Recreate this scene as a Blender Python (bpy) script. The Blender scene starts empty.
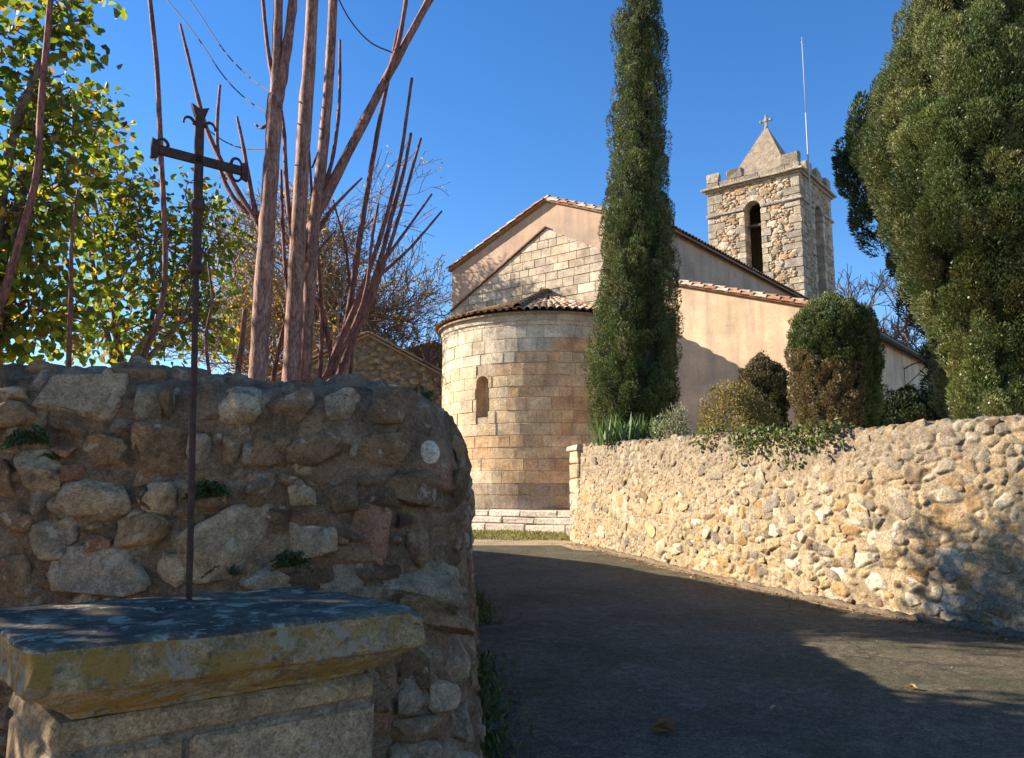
import bpy, bmesh, math, random
import numpy as np
from mathutils import Vector

SC = bpy.context.scene
COL = SC.collection
rng = np.random.default_rng(7)
random.seed(7)

# ------------------------------------------------------------------ camera
FPX, PITCH, CZ = 820.0, math.radians(8.0), 1.6
cam = bpy.data.cameras.new('camera'); cam_o = bpy.data.objects.new('camera', cam); COL.objects.link(cam_o)
cam.sensor_fit = 'HORIZONTAL'; cam.sensor_width = 36.0; cam.lens = 36.0 * FPX / 1024.0
cam.clip_start = 0.05; cam.clip_end = 3000
cam_o.location = (0, 0, CZ); cam_o.rotation_euler = (math.pi / 2 + PITCH, 0, 0)
SC.camera = cam_o

# ------------------------------------------------------------------ sky, sun, exposure
SUN_AZ, SUN_EL = math.radians(-78.0), math.radians(25.5)      # azimuth clockwise from +Y
SUN_DIR = np.array([math.sin(SUN_AZ) * math.cos(SUN_EL), math.cos(SUN_AZ) * math.cos(SUN_EL), math.sin(SUN_EL)])
world = bpy.data.worlds.new('World'); SC.world = world; world.use_nodes = True
nt = world.node_tree; nt.nodes.clear()
sky = nt.nodes.new('ShaderNodeTexSky'); sky.sky_type = 'NISHITA'; sky.sun_disc = False
sky.sun_elevation = SUN_EL; sky.sun_rotation = SUN_AZ
sky.air_density = 1.0; sky.dust_density = 0.0; sky.ozone_density = 2.6; sky.altitude = 600
bg = nt.nodes.new('ShaderNodeBackground'); bg.inputs['Strength'].default_value = 0.093
wo = nt.nodes.new('ShaderNodeOutputWorld')
hs = nt.nodes.new('ShaderNodeHueSaturation'); hs.inputs['Saturation'].default_value = 1.28; hs.inputs['Hue'].default_value = 0.507
nt.links.new(sky.outputs[0], hs.inputs['Color']); nt.links.new(hs.outputs[0], bg.inputs[0]); nt.links.new(bg.outputs[0], wo.inputs[0])
sl = bpy.data.lights.new('sun', 'SUN'); sl.energy = 5.0; sl.angle = math.radians(0.55); sl.color = (1.0, 0.88, 0.72)
so = bpy.data.objects.new('sun', sl); COL.objects.link(so)
so.rotation_euler = Vector(SUN_DIR).to_track_quat('Z', 'Y').to_euler()
so.location = (-30, 10, 30)
SC.view_settings.view_transform = 'Standard'; SC.view_settings.look = 'None'
SC.view_settings.exposure = 1.38; SC.view_settings.gamma = 1.0
SC.view_settings.use_curve_mapping = False
SC.render.engine = 'CYCLES'
SC.cycles.max_bounces = 8; SC.cycles.diffuse_bounces = 5; SC.cycles.transparent_max_bounces = 4
SC.cycles.use_denoising = True

# ------------------------------------------------------------------ helpers: photo geometry -> metres
_F = np.array([0, math.cos(PITCH), math.sin(PITCH)]); _U = np.array([0, -math.sin(PITCH), math.cos(PITCH)]); _R = np.array([1.0, 0, 0])
_C = np.array([0, 0, CZ])
def at(u, v, y):
    d = _F * FPX + _R * (u - 512) + _U * (379 - v)
    return _C + d / d[1] * y
def px(y):           # metres per pixel at depth y
    return y / FPX
GY = [-600, -50, 0, 7.8, 12.3, 17.6, 22, 40, 900]; GZ = [-3, -1.6, 0, .32, .46, .62, .70, .8, .8]
def gz(y): return float(np.interp(y, GY, GZ))

def unit(v):
    v = np.asarray(v, float); return v / max(np.linalg.norm(v), 1e-9)
def nrm(a): return a / np.maximum(np.linalg.norm(a, axis=-1, keepdims=True), 1e-9)

# ------------------------------------------------------------------ helpers: objects
def tag(o, label=None, cat=None, group=None, kind=None):
    if label: o['label'] = label
    if cat: o['category'] = cat
    if group: o['group'] = group
    if kind: o['kind'] = kind
    return o
def empty(name, loc=(0, 0, 0), rz=0.0):
    o = bpy.data.objects.new(name, None); COL.objects.link(o); o.location = loc; o.rotation_euler = (0, 0, rz)
    o.empty_display_size = 0.1
    return o

class MB:
    """collects shapes (arrays of verts / faces / colours) into one mesh"""
    def __init__(s): s.V = []; s.F = []; s.Cc = []; s.M = []; s.n = 0
    def add(s, v, f, col=(1, 1, 1), mi=0):
        v = np.asarray(v, float).reshape(-1, 3)
        if isinstance(f, np.ndarray): s.F.append(f + s.n); s.M.append(np.full(len(f), mi))
        else:
            by = {}
            for q in f: by.setdefault(len(q), []).append(q)
            for k, q in by.items(): s.F.append(np.asarray(q, int) + s.n); s.M.append(np.full(len(q), mi))
        c = np.asarray(col, float)
        if c.ndim == 1: c = np.tile(c, (len(v), 1))
        s.V.append(v); s.Cc.append(c); s.n += len(v)
        return s
    def build(s, name, mat, parent=None, smooth=False, loc=None):
        me = bpy.data.meshes.new(name)
        V = np.concatenate(s.V) if s.V else np.zeros((0, 3))
        if loc is not None: V = V - np.asarray(loc, float)
        me.vertices.add(len(V)); me.vertices.foreach_set('co', V.astype(np.float32).ravel())
        tot = np.concatenate([np.full(len(f), f.shape[1]) for f in s.F]); li = np.concatenate([f.ravel() for f in s.F])
        me.loops.add(len(li)); me.loops.foreach_set('vertex_index', li.astype(np.int32))
        me.polygons.add(len(tot)); st = np.concatenate([[0], np.cumsum(tot)[:-1]])
        me.polygons.foreach_set('loop_start', st.astype(np.int32)); me.polygons.foreach_set('loop_total', tot.astype(np.int32))
        mats = mat if isinstance(mat, (list, tuple)) else [mat]
        for m in mats: me.materials.append(m)
        if len(mats) > 1: me.polygons.foreach_set('material_index', np.concatenate(s.M).astype(np.int32))
        me.polygons.foreach_set('use_smooth', np.full(len(tot), bool(smooth)))
        a = me.color_attributes.new('Col', 'FLOAT_COLOR', 'POINT')
        c = np.concatenate(s.Cc); c = np.concatenate([c, np.ones((len(c), 1))], 1)
        a.data.foreach_set('color', c.astype(np.float32).ravel())
        me.update(calc_edges=True); me.validate()
        o = bpy.data.objects.new(name, me); COL.objects.link(o)
        if parent is not None: o.parent = parent
        if loc is not None: o.location = loc
        return o

_bm = bmesh.new(); ICO = {}
for k in (1, 2, 3, 4):
    _bm.clear(); bmesh.ops.create_icosphere(_bm, subdivisions=k, radius=1.0); _bm.verts.ensure_lookup_table()
    ICO[k] = (np.array([v.co[:] for v in _bm.verts]), np.array([[v.index for v in f.verts] for f in _bm.faces]))
_bm.free()

class Noise:
    """smooth pseudo random field from a few sines"""
    def __init__(s, seed, freq, n=10):
        r = np.random.default_rng(seed); s.k = nrm(r.normal(size=(n, 3))) * freq * r.uniform(.5, 1.6, (n, 1)); s.p = r.uniform(0, 6.28, n)
    def __call__(s, P):
        return np.sin(np.asarray(P) @ s.k.T + s.p).sum(-1) / math.sqrt(len(s.p))

def lump(mb, c, ax, col, seed=0, sub=2, boxy=.75, rough=.12, mi=0, cut=0):
    """a rounded irregular stone; ax = 3 half-axis vectors (rows)"""
    v, f = ICO[sub]
    r = np.random.default_rng(seed)
    p = np.sign(v) * np.abs(v) ** boxy
    for _ in range(cut):                      # shear off corners like a broken stone
        d = nrm(r.normal(size=3)); m = p @ d; t = r.uniform(.62, .9)
        p = p - np.clip(m - t, 0, None)[:, None] * d
    nz = Noise(seed + 11, 2.0, 6)(v) * rough + Noise(seed + 5, 5.0, 6)(v) * rough * .4 + (Noise(seed + 9, 12.0, 10)(v) * rough * .16 if sub > 2 else 0)
    p = p * (1 + nz)[:, None]
    mb.add(np.asarray(c) + p @ np.asarray(ax), f, col, mi)

def box(mb, c, half, X=(1, 0, 0), Y=(0, 1, 0), Z=(0, 0, 1), col=(1, 1, 1), mi=0, bev=0.0, jit=0.0, r=None):
    c = np.asarray(c, float); X, Y, Z = [np.asarray(a, float) for a in (X, Y, Z)]
    hx, hy, hz = half
    if bev <= 0:
        S = np.array([[x, y, z] for z in (-1, 1) for y in (-1, 1) for x in (-1, 1)], float)
        P = S * [hx, hy, hz]
        F = np.array([[0, 2, 3, 1], [4, 5, 7, 6], [0, 1, 5, 4], [2, 6, 7, 3], [0, 4, 6, 2], [1, 3, 7, 5]])
    else:
        b = min(bev, hx * .9, hy * .9, hz * .9)
        P = []; idx = {}
        for sx in (-1, 1):
            for sy in (-1, 1):
                for sz in (-1, 1):
                    for a in range(3):
                        q = np.array([sx * (hx - (b if a != 0 else 0)), sy * (hy - (b if a != 1 else 0)), sz * (hz - (b if a != 2 else 0))])
                        idx[(sx, sy, sz, a)] = len(P); P.append(q)
        P = np.array(P); F = []
        for a in range(3):
            o = [i for i in range(3) if i != a]
            for s in (-1, 1):
                loop = []
                for (p, q) in ((-1, -1), (1, -1), (1, 1), (-1, 1)):
                    k = [0, 0, 0]; k[a] = s; k[o[0]] = p; k[o[1]] = q; loop.append(idx[(*k, a)])
                F.append(loop if (s > 0) == (a != 1) else loop[::-1])
        for a in range(3):            # edges
            o = [i for i in range(3) if i != a]
            for p in (-1, 1):
                for q in (-1, 1):
                    k = [0, 0, 0]; k[o[0]] = p; k[o[1]] = q
                    k1 = list(k); k1[a] = -1; k2 = list(k); k2[a] = 1
                    F.append([idx[(*k1, o[0])], idx[(*k2, o[0])], idx[(*k2, o[1])], idx[(*k1, o[1])]])
        for sx in (-1, 1):
            for sy in (-1, 1):
                for sz in (-1, 1): F.append([idx[(sx, sy, sz, 0)], idx[(sx, sy, sz, 1)], idx[(sx, sy, sz, 2)]])
    if jit and r is not None: P = P + r.normal(size=P.shape) * jit
    mb.add(c + P[:, :1] * X + P[:, 1:2] * Y + P[:, 2:3] * Z, F, col, mi)

def smooth_path(pts, n):
    """Catmull-Rom through pts"""
    P = np.asarray(pts, float)
    if len(P) == 2: t = np.linspace(0, 1, n)[:, None]; return P[0] * (1 - t) + P[1] * t
    Q = np.vstack([2 * P[0] - P[1], P, 2 * P[-1] - P[-2]]); out = []
    for u in np.linspace(0, len(P) - 1 - 1e-6, n):
        i = int(u); t = u - i; a, b, c, d = Q[i:i + 4]
        out.append(.5 * ((2 * b) + (-a + c) * t + (2 * a - 5 * b + 4 * c - d) * t * t + (-a + 3 * b - 3 * c + d) * t ** 3))
    return np.array(out)

def tube(mb, pts, rad, sides=6, col=(1, 1, 1), mi=0, wob=0.0, seed=0):
    P = np.asarray(pts, float); n = len(P); rad = np.broadcast_to(np.asarray(rad, float), (n,))
    T = nrm(np.gradient(P, axis=0)); ref = np.array([0, 0, 1.0]) if abs(T[0][2]) < .9 else np.array([1.0, 0, 0])
    A = nrm(np.cross(T, ref)); B = np.cross(T, A)
    a = np.linspace(0, 2 * np.pi, sides, endpoint=False)
    rr = rad[:, None] * np.ones(sides)
    if wob:
        r = np.random.default_rng(seed); rr = rr * (1 + r.normal(size=rr.shape) * wob)
    V = P[:, None] + (A[:, None] * np.cos(a)[None, :, None] + B[:, None] * np.sin(a)[None, :, None]) * rr[..., None]
    V = V.reshape(-1, 3)
    i = np.arange(n - 1)[:, None] * sides; j = np.arange(sides)[None]; k = (j + 1) % sides
    F = np.stack([i + j, i + k, i + sides + k, i + sides + j], -1).reshape(-1, 4)
    f = list(map(list, F)) + [list(range(sides))[::-1], list(range((n - 1) * sides, n * sides))]
    mb.add(V, f, col, mi)

def prism(mb, poly, d, col=(1, 1, 1), mi=0):
    """polygon (n,3) extruded by vector d"""
    P = np.asarray(poly, float); n = len(P); V = np.vstack([P, P + np.asarray(d, float)])
    F = [list(range(n))[::-1], list(range(n, 2 * n))] + [[i, (i + 1) % n, n + (i + 1) % n, n + i] for i in range(n)]
    mb.add(V, F, col, mi)

def clip(poly, lines):
    """clip 2-D polygon by half planes a*x+b*y<=c"""
    P = [tuple(p) for p in poly]
    for a, b, c in lines:
        Q = []
        for i in range(len(P)):
            p, q = P[i], P[(i + 1) % len(P)]
            dp, dq = a * p[0] + b * p[1] - c, a * q[0] + b * q[1] - c
            if dp <= 0: Q.append(p)
            if dp * dq < 0:
                t = dp / (dp - dq); Q.append((p[0] + (q[0] - p[0]) * t, p[1] + (q[1] - p[1]) * t))
        P = Q
        if len(P) < 3: return []
    return P

# ---- foliage
def blades(mb, P, D, L, W, cols, r, bend=.0):
    """pointed leaf blades: triangles-with-fold at P along D"""
    n = len(P); D = nrm(D); S = nrm(np.cross(D, r.normal(size=(n, 3))))
    L = np.broadcast_to(np.asarray(L, float), (n,))[:, None]; W = np.broadcast_to(np.asarray(W, float), (n,))[:, None]
    a = P - S * W * .35; b = P + S * W * .35; m1 = P + D * L * .55 + S * W * .5; m2 = P + D * L * .55 - S * W * .5; t = P + D * L
    V = np.stack([a, b, m1, t, m2], 1).reshape(-1, 3); i = np.arange(n)[:, None] * 5
    mb.add(V, i + np.array([0, 1, 2, 3, 4]), np.repeat(cols, 5, 0))
def leaves(mb, P, D, L, W, cols, r, fold=.25, up=None):
    """broad leaves: two halves folded on the midrib"""
    n = len(P); D = nrm(D)
    ref = r.normal(size=(n, 3)) if up is None else up + r.normal(size=(n, 3)) * .5
    S = nrm(np.cross(D, ref)); N = np.cross(S, D)
    L = np.broadcast_to(np.asarray(L, float), (n,))[:, None]; W = np.broadcast_to(np.asarray(W, float), (n,))[:, None]
    f = fold * W
    b = P; t = P + D * L - N * L * .12
    l1 = P + D * L * .3 - S * W * .5 + N * f; l2 = P + D * L * .68 - S * W * .4 + N * f * .8
    r1 = P + D * L * .3 + S * W * .5 + N * f; r2 = P + D * L * .68 + S * W * .4 + N * f * .8
    V = np.stack([b, l1, l2, t, r2, r1], 1).reshape(-1, 3); i = np.arange(n)[:, None] * 6
    F = np.concatenate([i + np.array([0, 3, 2, 1]), i + np.array([0, 5, 4, 3])])
    mb.add(V, F, np.repeat(cols, 6, 0))
def pick(cols, n, r, jit=.15, p=None):
    c = np.asarray(cols, float)[r.choice(len(cols), n, p=p)]
    return np.clip(c * (1 + r.normal(size=(n, 1)) * jit), .004, 1)

# ------------------------------------------------------------------ materials
def newmat(name):
    m = bpy.data.materials.new(name); m.use_nodes = True; t = m.node_tree; t.nodes.clear()
    o = t.nodes.new('ShaderNodeOutputMaterial'); b = t.nodes.new('ShaderNodeBsdfPrincipled')
    t.links.new(b.outputs[0], o.inputs[0]); return m, t, b
def N(t, k, **kw):
    n = t.nodes.new('ShaderNode' + k)
    for a, v in kw.items():
        if a.startswith('i_'): n.inputs[a[2:].replace('_', ' ')].default_value = v
        else: setattr(n, a, v)
    return n
def coord(t, scale=(1, 1, 1)):
    c = N(t, 'TexCoord'); m = N(t, 'Mapping'); m.inputs['Scale'].default_value = scale
    t.links.new(c.outputs['Object'], m.inputs['Vector']); return m.outputs[0]
def noise(t, vec, scale, detail=6, rough=.6, dist=0):
    n = N(t, 'TexNoise'); n.inputs['Scale'].default_value = scale; n.inputs['Detail'].default_value = detail
    n.inputs['Roughness'].default_value = rough; n.inputs['Distortion'].default_value = dist
    t.links.new(vec, n.inputs['Vector']); return n.outputs[0]
def ramp(t, fac, stops):
    r = N(t, 'ValToRGB'); e = r.color_ramp.elements
    while len(e) < len(stops): e.new(.5)
    for k, (p, c) in zip(e, stops):
        k.position = p; k.color = (*c, 1) if not isinstance(c, (int, float)) else (c, c, c, 1)
    t.links.new(fac, r.inputs[0]); return r.outputs[0]
def mix(t, a, b, fac, mode='MIX'):
    m = N(t, 'Mix', data_type='RGBA', blend_type=mode)
    for s, x in ((m.inputs[0], fac), (m.inputs[6], a), (m.inputs[7], b)):
        if hasattr(x, 'is_linked') or hasattr(x, 'links'): t.links.new(x, s)
        elif isinstance(x, (int, float)): s.default_value = x
        else: s.default_value = (*x, 1)
    return m.outputs[2]
def bump(t, b, hs):
    prev = None
    for h, dist, st in hs:
        n = N(t, 'Bump'); n.inputs['Distance'].default_value = dist; n.inputs['Strength'].default_value = st
        t.links.new(h, n.inputs['Height'])
        if prev is not None: t.links.new(prev, n.inputs['Normal'])
        prev = n.outputs[0]
    t.links.new(prev, b.inputs['Normal'])

def stone_mat(name, var=(.6, 1.25), vs=6, fine=40, bd=.012, stains=(), rough=.9, grain=.85):
    """stone: per-stone colour attribute x mottling, stains = (scale, lo, hi, colour, amount)"""
    m, t, b = newmat(name); v = coord(t)
    at_ = N(t, 'Attribute', attribute_name='Col').outputs['Color']
    n1 = noise(t, v, vs, 8, .65); n2 = noise(t, v, fine, 6, .7)
    c = mix(t, at_, ramp(t, n1, [(.34, var[0]), (.66, var[1])]), 1.0, 'MULTIPLY')
    c = mix(t, c, ramp(t, n2, [(.36, .55), (.5, 1.0), (.64, 1.38)]), grain, 'MULTIPLY')
    n3 = noise(t, v, fine * 2.7, 4, .6); c = mix(t, c, ramp(t, n3, [(.38, .68), (.62, 1.28)]), .8, 'MULTIPLY')
    for k, (s, lo, hi, col, am) in enumerate(stains):
        nn = noise(t, v, s, 7, .68, .4)
        f = N(t, 'Math', operation='MULTIPLY'); t.links.new(ramp(t, nn, [(lo, 0.0), (hi, 1.0)]), f.inputs[0]); f.inputs[1].default_value = am
        c = mix(t, c, col, f.outputs[0])
    t.links.new(c, b.inputs['Base Color']); b.inputs['Roughness'].default_value = rough
    b.inputs['Specular IOR Level'].default_value = .25
    bump(t, b, [(noise(t, v, vs * 2, 6, .6), bd * 2, .6), (n2, bd, .7), (noise(t, v, fine * 3.2, 5, .7), bd * .35, .7)])
    return m
def leaf_mat(name, trans=.35, rough=.55, spec=.3, sat=1.0):
    m, t, b = newmat(name)
    a = N(t, 'Attribute', attribute_name='Col').outputs['Color']
    t.links.new(a, b.inputs['Base Color']); b.inputs['Roughness'].default_value = rough; b.inputs['Specular IOR Level'].default_value = spec
    if trans:
        tr = N(t, 'BsdfTranslucent'); mx = N(t, 'MixShader'); mx.inputs[0].default_value = trans
        h = N(t, 'Mix', data_type='RGBA', blend_type='MULTIPLY'); h.inputs[0].default_value = 1
        t.links.new(a, h.inputs[6]); h.inputs[7].default_value = (1.9, 1.7, .6, 1)
        t.links.new(h.outputs[2], tr.inputs[0])
        o = [n for n in t.nodes if n.type == 'OUTPUT_MATERIAL'][0]
        t.links.new(b.outputs[0], mx.inputs[1]); t.links.new(tr.outputs[0], mx.inputs[2]); t.links.new(mx.outputs[0], o.inputs[0])
    return m
def bark_mat(name, stretch=(1, 1, .25), vs=30):
    m, t, b = newmat(name); v = coord(t, stretch)
    a = N(t, 'Attribute', attribute_name='Col').outputs['Color']
    n1 = noise(t, v, vs, 7, .65); n2 = noise(t, v, vs * 4, 5, .6)
    c = mix(t, a, ramp(t, n1, [(.36, .5), (.64, 1.35)]), 1.0, 'MULTIPLY')
    c = mix(t, c, ramp(t, n2, [(.38, .55), (.62, 1.35)]), .8, 'MULTIPLY')
    t.links.new(c, b.inputs['Base Color']); b.inputs['Roughness'].default_value = .75; b.inputs['Specular IOR Level'].default_value = .3
    bump(t, b, [(n1, .006, .6), (n2, .002, .6)]); return m
def plaster_mat(name, base, streak=(.30, .23, .19)):
    m, t, b = newmat(name); v = coord(t); vv = coord(t, (1.6, 1.6, .16))
    n1 = noise(t, v, 1.1, 7, .62); n2 = noise(t, v, 14, 6, .65); st = noise(t, vv, 1.9, 6, .6)
    c = mix(t, base, ramp(t, n1, [(.34, .74), (.66, 1.12)]), 1.0, 'MULTIPLY')
    c = mix(t, c, ramp(t, n2, [(.3, .86), (.7, 1.08)]), .8, 'MULTIPLY')
    f = N(t, 'Math', operation='MULTIPLY'); t.links.new(ramp(t, st, [(.46, 0.0), (.66, 1.0)]), f.inputs[0]); f.inputs[1].default_value = .62
    c = mix(t, c, streak, f.outputs[0])
    f2 = N(t, 'Math', operation='MULTIPLY'); t.links.new(ramp(t, noise(t, v, .7, 8, .7, .5), [(.52, 0.0), (.66, 1.0)]), f2.inputs[0]); f2.inputs[1].default_value = .38
    c = mix(t, c, tuple(x * .62 for x in base), f2.outputs[0])
    vo = N(t, 'TexVoronoi', feature='DISTANCE_TO_EDGE'); vo.inputs['Scale'].default_value = .45
    wv = N(t, 'VectorMath', operation='ADD'); nz3 = N(t, 'TexNoise'); nz3.inputs['Scale'].default_value = 2.5; nz3.inputs['Detail'].default_value = 6; t.links.new(v, nz3.inputs['Vector']); t.links.new(v, wv.inputs[0]); t.links.new(nz3.outputs['Color'], wv.inputs[1]); t.links.new(wv.outputs[0], vo.inputs['Vector'])
    f3 = N(t, 'Math', operation='MULTIPLY'); t.links.new(ramp(t, vo.outputs['Distance'], [(.0, 1.0), (.006, 0.0)]), f3.inputs[0]); t.links.new(ramp(t, noise(t, v, .5, 3), [(.5, 0.0), (.6, .6)]), f3.inputs[1]); c = mix(t, c, (.2, .15, .11), f3.outputs[0])
    t.links.new(c, b.inputs['Base Color']); b.inputs['Roughness'].default_value = .92; b.inputs['Specular IOR Level'].default_value = .2
    bump(t, b, [(n1, .02, .5), (n2, .006, .5), (noise(t, v, 90, 4, .6), .002, .5)]); return m
def metal_mat(name, c1, c2, rough=.7, metal=.5):
    m, t, b = newmat(name); v = coord(t); n = noise(t, v, 45, 7, .65)
    t.links.new(ramp(t, n, [(.35, c1), (.65, c2)]), b.inputs['Base Color']); b.inputs['Roughness'].default_value = rough; b.inputs['Metallic'].default_value = metal
    bump(t, b, [(n, .002, .6)]); return m

M = {}
M['near_stone'] = stone_mat('weathered_field_stone', (.55, 1.3), 9, 55, .014, [(7, .56, .66, (.055, .045, .035), .75), (11, .58, .64, (.46, .38, .28), .6), (38, .60, .68, (.05, .045, .04), .6)], grain=.6)
M['near_mortar'] = stone_mat('earth_mortar', (.5, 1.25), 5, 60, .022, [(9, .58, .68, (.05, .04, .03), .7), (16, .60, .68, (.36, .26, .17), .5), (4, .6, .72, (.05, .045, .025), .35)], grain=.75)
M['wall_stone'] = stone_mat('sunny_rubble_stone', (.65, 1.25), 7, 45, .016, [(14, .60, .70, (.16, .12, .08), .6), (6, .64, .74, (.27, .24, .2), .5)])
M['wall_mortar'] = stone_mat('pale_lime_mortar', (.7, 1.2), 6, 40, .014, [(12, .54, .64, (.13, .092, .055), .8), (3.2, .55, .7, (.27, .22, .16), .4), (20, .60, .66, (.08, .06, .04), .7)])
M['ashlar'] = stone_mat('cut_sandstone', (.62, 1.22), 2.2, 22, .022, [(8, .60, .72, (.27, .17, .10), .55), (17, .60, .70, (.18, .13, .09), .6), (1.3, .58, .74, (.34, .29, .23), .45)], grain=.55)
M['ashlar_joint'] = stone_mat('old_joint_mortar', (.7, 1.1), 5, 30, .01)
M['tower_stone'] = stone_mat('tower_rubble', (.7, 1.2), 4, 24, .02, [(6, .62, .72, (.16, .14, .12), .5)])
M['grey_ashlar'] = stone_mat('grey_lichened_ashlar', (.65, 1.2), 3, 18, .02, [(4, .56, .7, (.15, .135, .115), .6), (9, .63, .7, (.36, .3, .2), .4)])
M['tile'] = stone_mat('terracotta_tile', (.65, 1.2), 8, 40, .004, [(9, .58, .7, (.13, .09, .06), .6), (14, .63, .7, (.36, .3, .2), .5)])
M['plaster'] = plaster_mat('salmon_plaster', (.50, .345, .235))
M['plaster2'] = plaster_mat('cream_plaster', (.65, .465, .30))
M['step_stone'] = stone_mat('pale_step_stone', (.8, 1.1), 3, 20, .01, [(6, .6, .75, (.35, .27, .18), .5)])
M['ped_stone'] = stone_mat('pedestal_block_stone', (.55, 1.3), 6, 50, .014, [(5, .52, .66, (.10, .09, .075), .6), (9, .6, .7, (.38, .36, .32), .5)])
M['cap_side'] = stone_mat('ochre_lichen_stone', (.5, 1.3), 9, 60, .016, [(11, .46, .55, (.30, .18, .035), .8), (13, .53, .60, (.30, .275, .225), .85), (24, .60, .64, (.32, .20, .04), .7), (22, .60, .68, (.06, .05, .04), .7)])
M['cap_top'] = stone_mat('grey_lichen_slab', (.5, 1.3), 7, 50, .007, [(5, .44, .58, (.046, .037, .026), .8), (11, .55, .59, (.36, .30, .205), .85), (26, .62, .65, (.36, .33, .28), .6), (30, .62, .7, (.03, .03, .03), .6)])
M['bark'] = bark_mat('smooth_pinkish_bark'); M['bark2'] = bark_mat('grey_brown_bark', (1, 1, .4), 18)
M['leaf'] = leaf_mat('broad_leaf', .52); M['needle'] = leaf_mat('cypress_spray', .12, .6, .25); M['bush'] = leaf_mat('shrub_leaf', .25)
M['rust'] = metal_mat('rusty_iron', (.035, .018, .014), (.10, .045, .03), .8, .35)
M['galv'] = metal_mat('galvanised_steel', (.30, .31, .33), (.40, .41, .43), .8, .1)
M['mast'] = newmat('dull_grey_steel')[0]; [n for n in M['mast'].node_tree.nodes if n.type == 'BSDF_PRINCIPLED'][0].inputs['Base Color'].default_value = (.34, .35, .37, 1); [n for n in M['mast'].node_tree.nodes if n.type == 'BSDF_PRINCIPLED'][0].inputs['Roughness'].default_value = .7
M['dark_metal'] = metal_mat('dark_green_gutter', (.03, .045, .035), (.06, .075, .06), .6, .2)
M['dark_hole'] = stone_mat('unlit_belfry_stone', (.6, 1.1), 4, 20, .01)
M['wire'] = metal_mat('dark_wire', (.03, .03, .03), (.07, .07, .07), .6, .3)

# ground materials
def ground_mat(name, c1, c2, patches, scale=3, bd=.01, rough=.95):
    m, t, b = newmat(name); v = coord(t)
    n1 = noise(t, v, scale, 8, .65); n2 = noise(t, v, scale * 14, 6, .7); n3 = noise(t, v, scale * 60, 4, .7)
    c = ramp(t, n1, [(.3, c1), (.7, c2)])
    for s, lo, hi, col, am in patches:
        f = N(t, 'Math', operation='MULTIPLY'); t.links.new(ramp(t, noise(t, v, s, 8, .65, .6), [(lo, 0.0), (hi, 1.0)]), f.inputs[0]); f.inputs[1].default_value = am
        c = mix(t, c, col, f.outputs[0])
    c = mix(t, c, ramp(t, n2, [(.36, .6), (.64, 1.35)]), .85, 'MULTIPLY'); c = mix(t, c, ramp(t, n3, [(.38, .45), (.62, 1.6)]), .9, 'MULTIPLY')
    t.links.new(c, b.inputs['Base Color']); b.inputs['Roughness'].default_value = rough; b.inputs['Specular IOR Level'].default_value = .3
    bump(t, b, [(n1, .03, .4), (n2, bd, .6), (n3, bd * .4, .8)]); return m
M['earth'] = ground_mat('dry_earth', (.30, .215, .13), (.40, .30, .19), [(2, .5, .65, (.17, .16, .06), .6)], 1.5)
def crack(m, scale, colr):
    t = m.node_tree; b = [n for n in t.nodes if n.type == 'BSDF_PRINCIPLED'][0]; v = coord(t); src = b.inputs['Base Color'].links[0].from_socket
    vo = N(t, 'TexVoronoi', feature='DISTANCE_TO_EDGE'); vo.inputs['Scale'].default_value = scale; wv = N(t, 'VectorMath', operation='ADD'); nz = N(t, 'TexNoise'); nz.inputs['Scale'].default_value = 1.6; nz.inputs['Detail'].default_value = 8; t.links.new(v, nz.inputs['Vector']); t.links.new(v, wv.inputs[0]); t.links.new(nz.outputs['Color'], wv.inputs[1]); t.links.new(wv.outputs[0], vo.inputs['Vector'])
    f = N(t, 'Math', operation='MULTIPLY'); t.links.new(ramp(t, vo.outputs['Distance'], [(.0, 1.0), (.012, 0.0)]), f.inputs[0]); t.links.new(ramp(t, noise(t, v, .35, 3), [(.48, 0.0), (.56, .85)]), f.inputs[1]); t.links.new(mix(t, src, colr, f.outputs[0]), b.inputs['Base Color'])
M['asphalt'] = ground_mat('worn_asphalt', (.068, .054, .033), (.122, .098, .061), [(.8, .47, .62, (.042, .047, .021), .8), (2.2, .56, .68, (.15, .12, .075), .6), (5, .62, .68, (.17, .15, .115), .5), (1.4, .62, .7, (.036, .031, .022), .5)], .9, .008, .85)
crack(M['asphalt'], .55, (.02, .018, .014))
M['soil'] = ground_mat('garden_gravel', (.36, .265, .17), (.46, .35, .24), [(3, .52, .66, (.15, .14, .06), .6)], 2)

# ================================================================== GROUND
def sheet(name, rows, mat, dz=0.0, kind='structure'):
    """rows = [(y, [x...])], all rows same count"""
    mb = MB(); V = []; n = len(rows[0][1])
    for y, xs in rows:
        for x in xs: V.append((x, y, gz(y) + dz))
    F = [[i * n + j, i * n + j + 1, (i + 1) * n + j + 1, (i + 1) * n + j] for i in range(len(rows) - 1) for j in range(n - 1)]
    mb.add(V, F); return tag(mb.build(name, mat), kind=kind)
xs_big = [-700, -200, -60, -20, -8, -3, 0, 3, 8, 20, 60, 200, 700]
sheet('ground', [(y, xs_big) for y in sorted(set(GY + [-200, 3, 15, 30, 100, 300]))], M['earth'])

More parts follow.
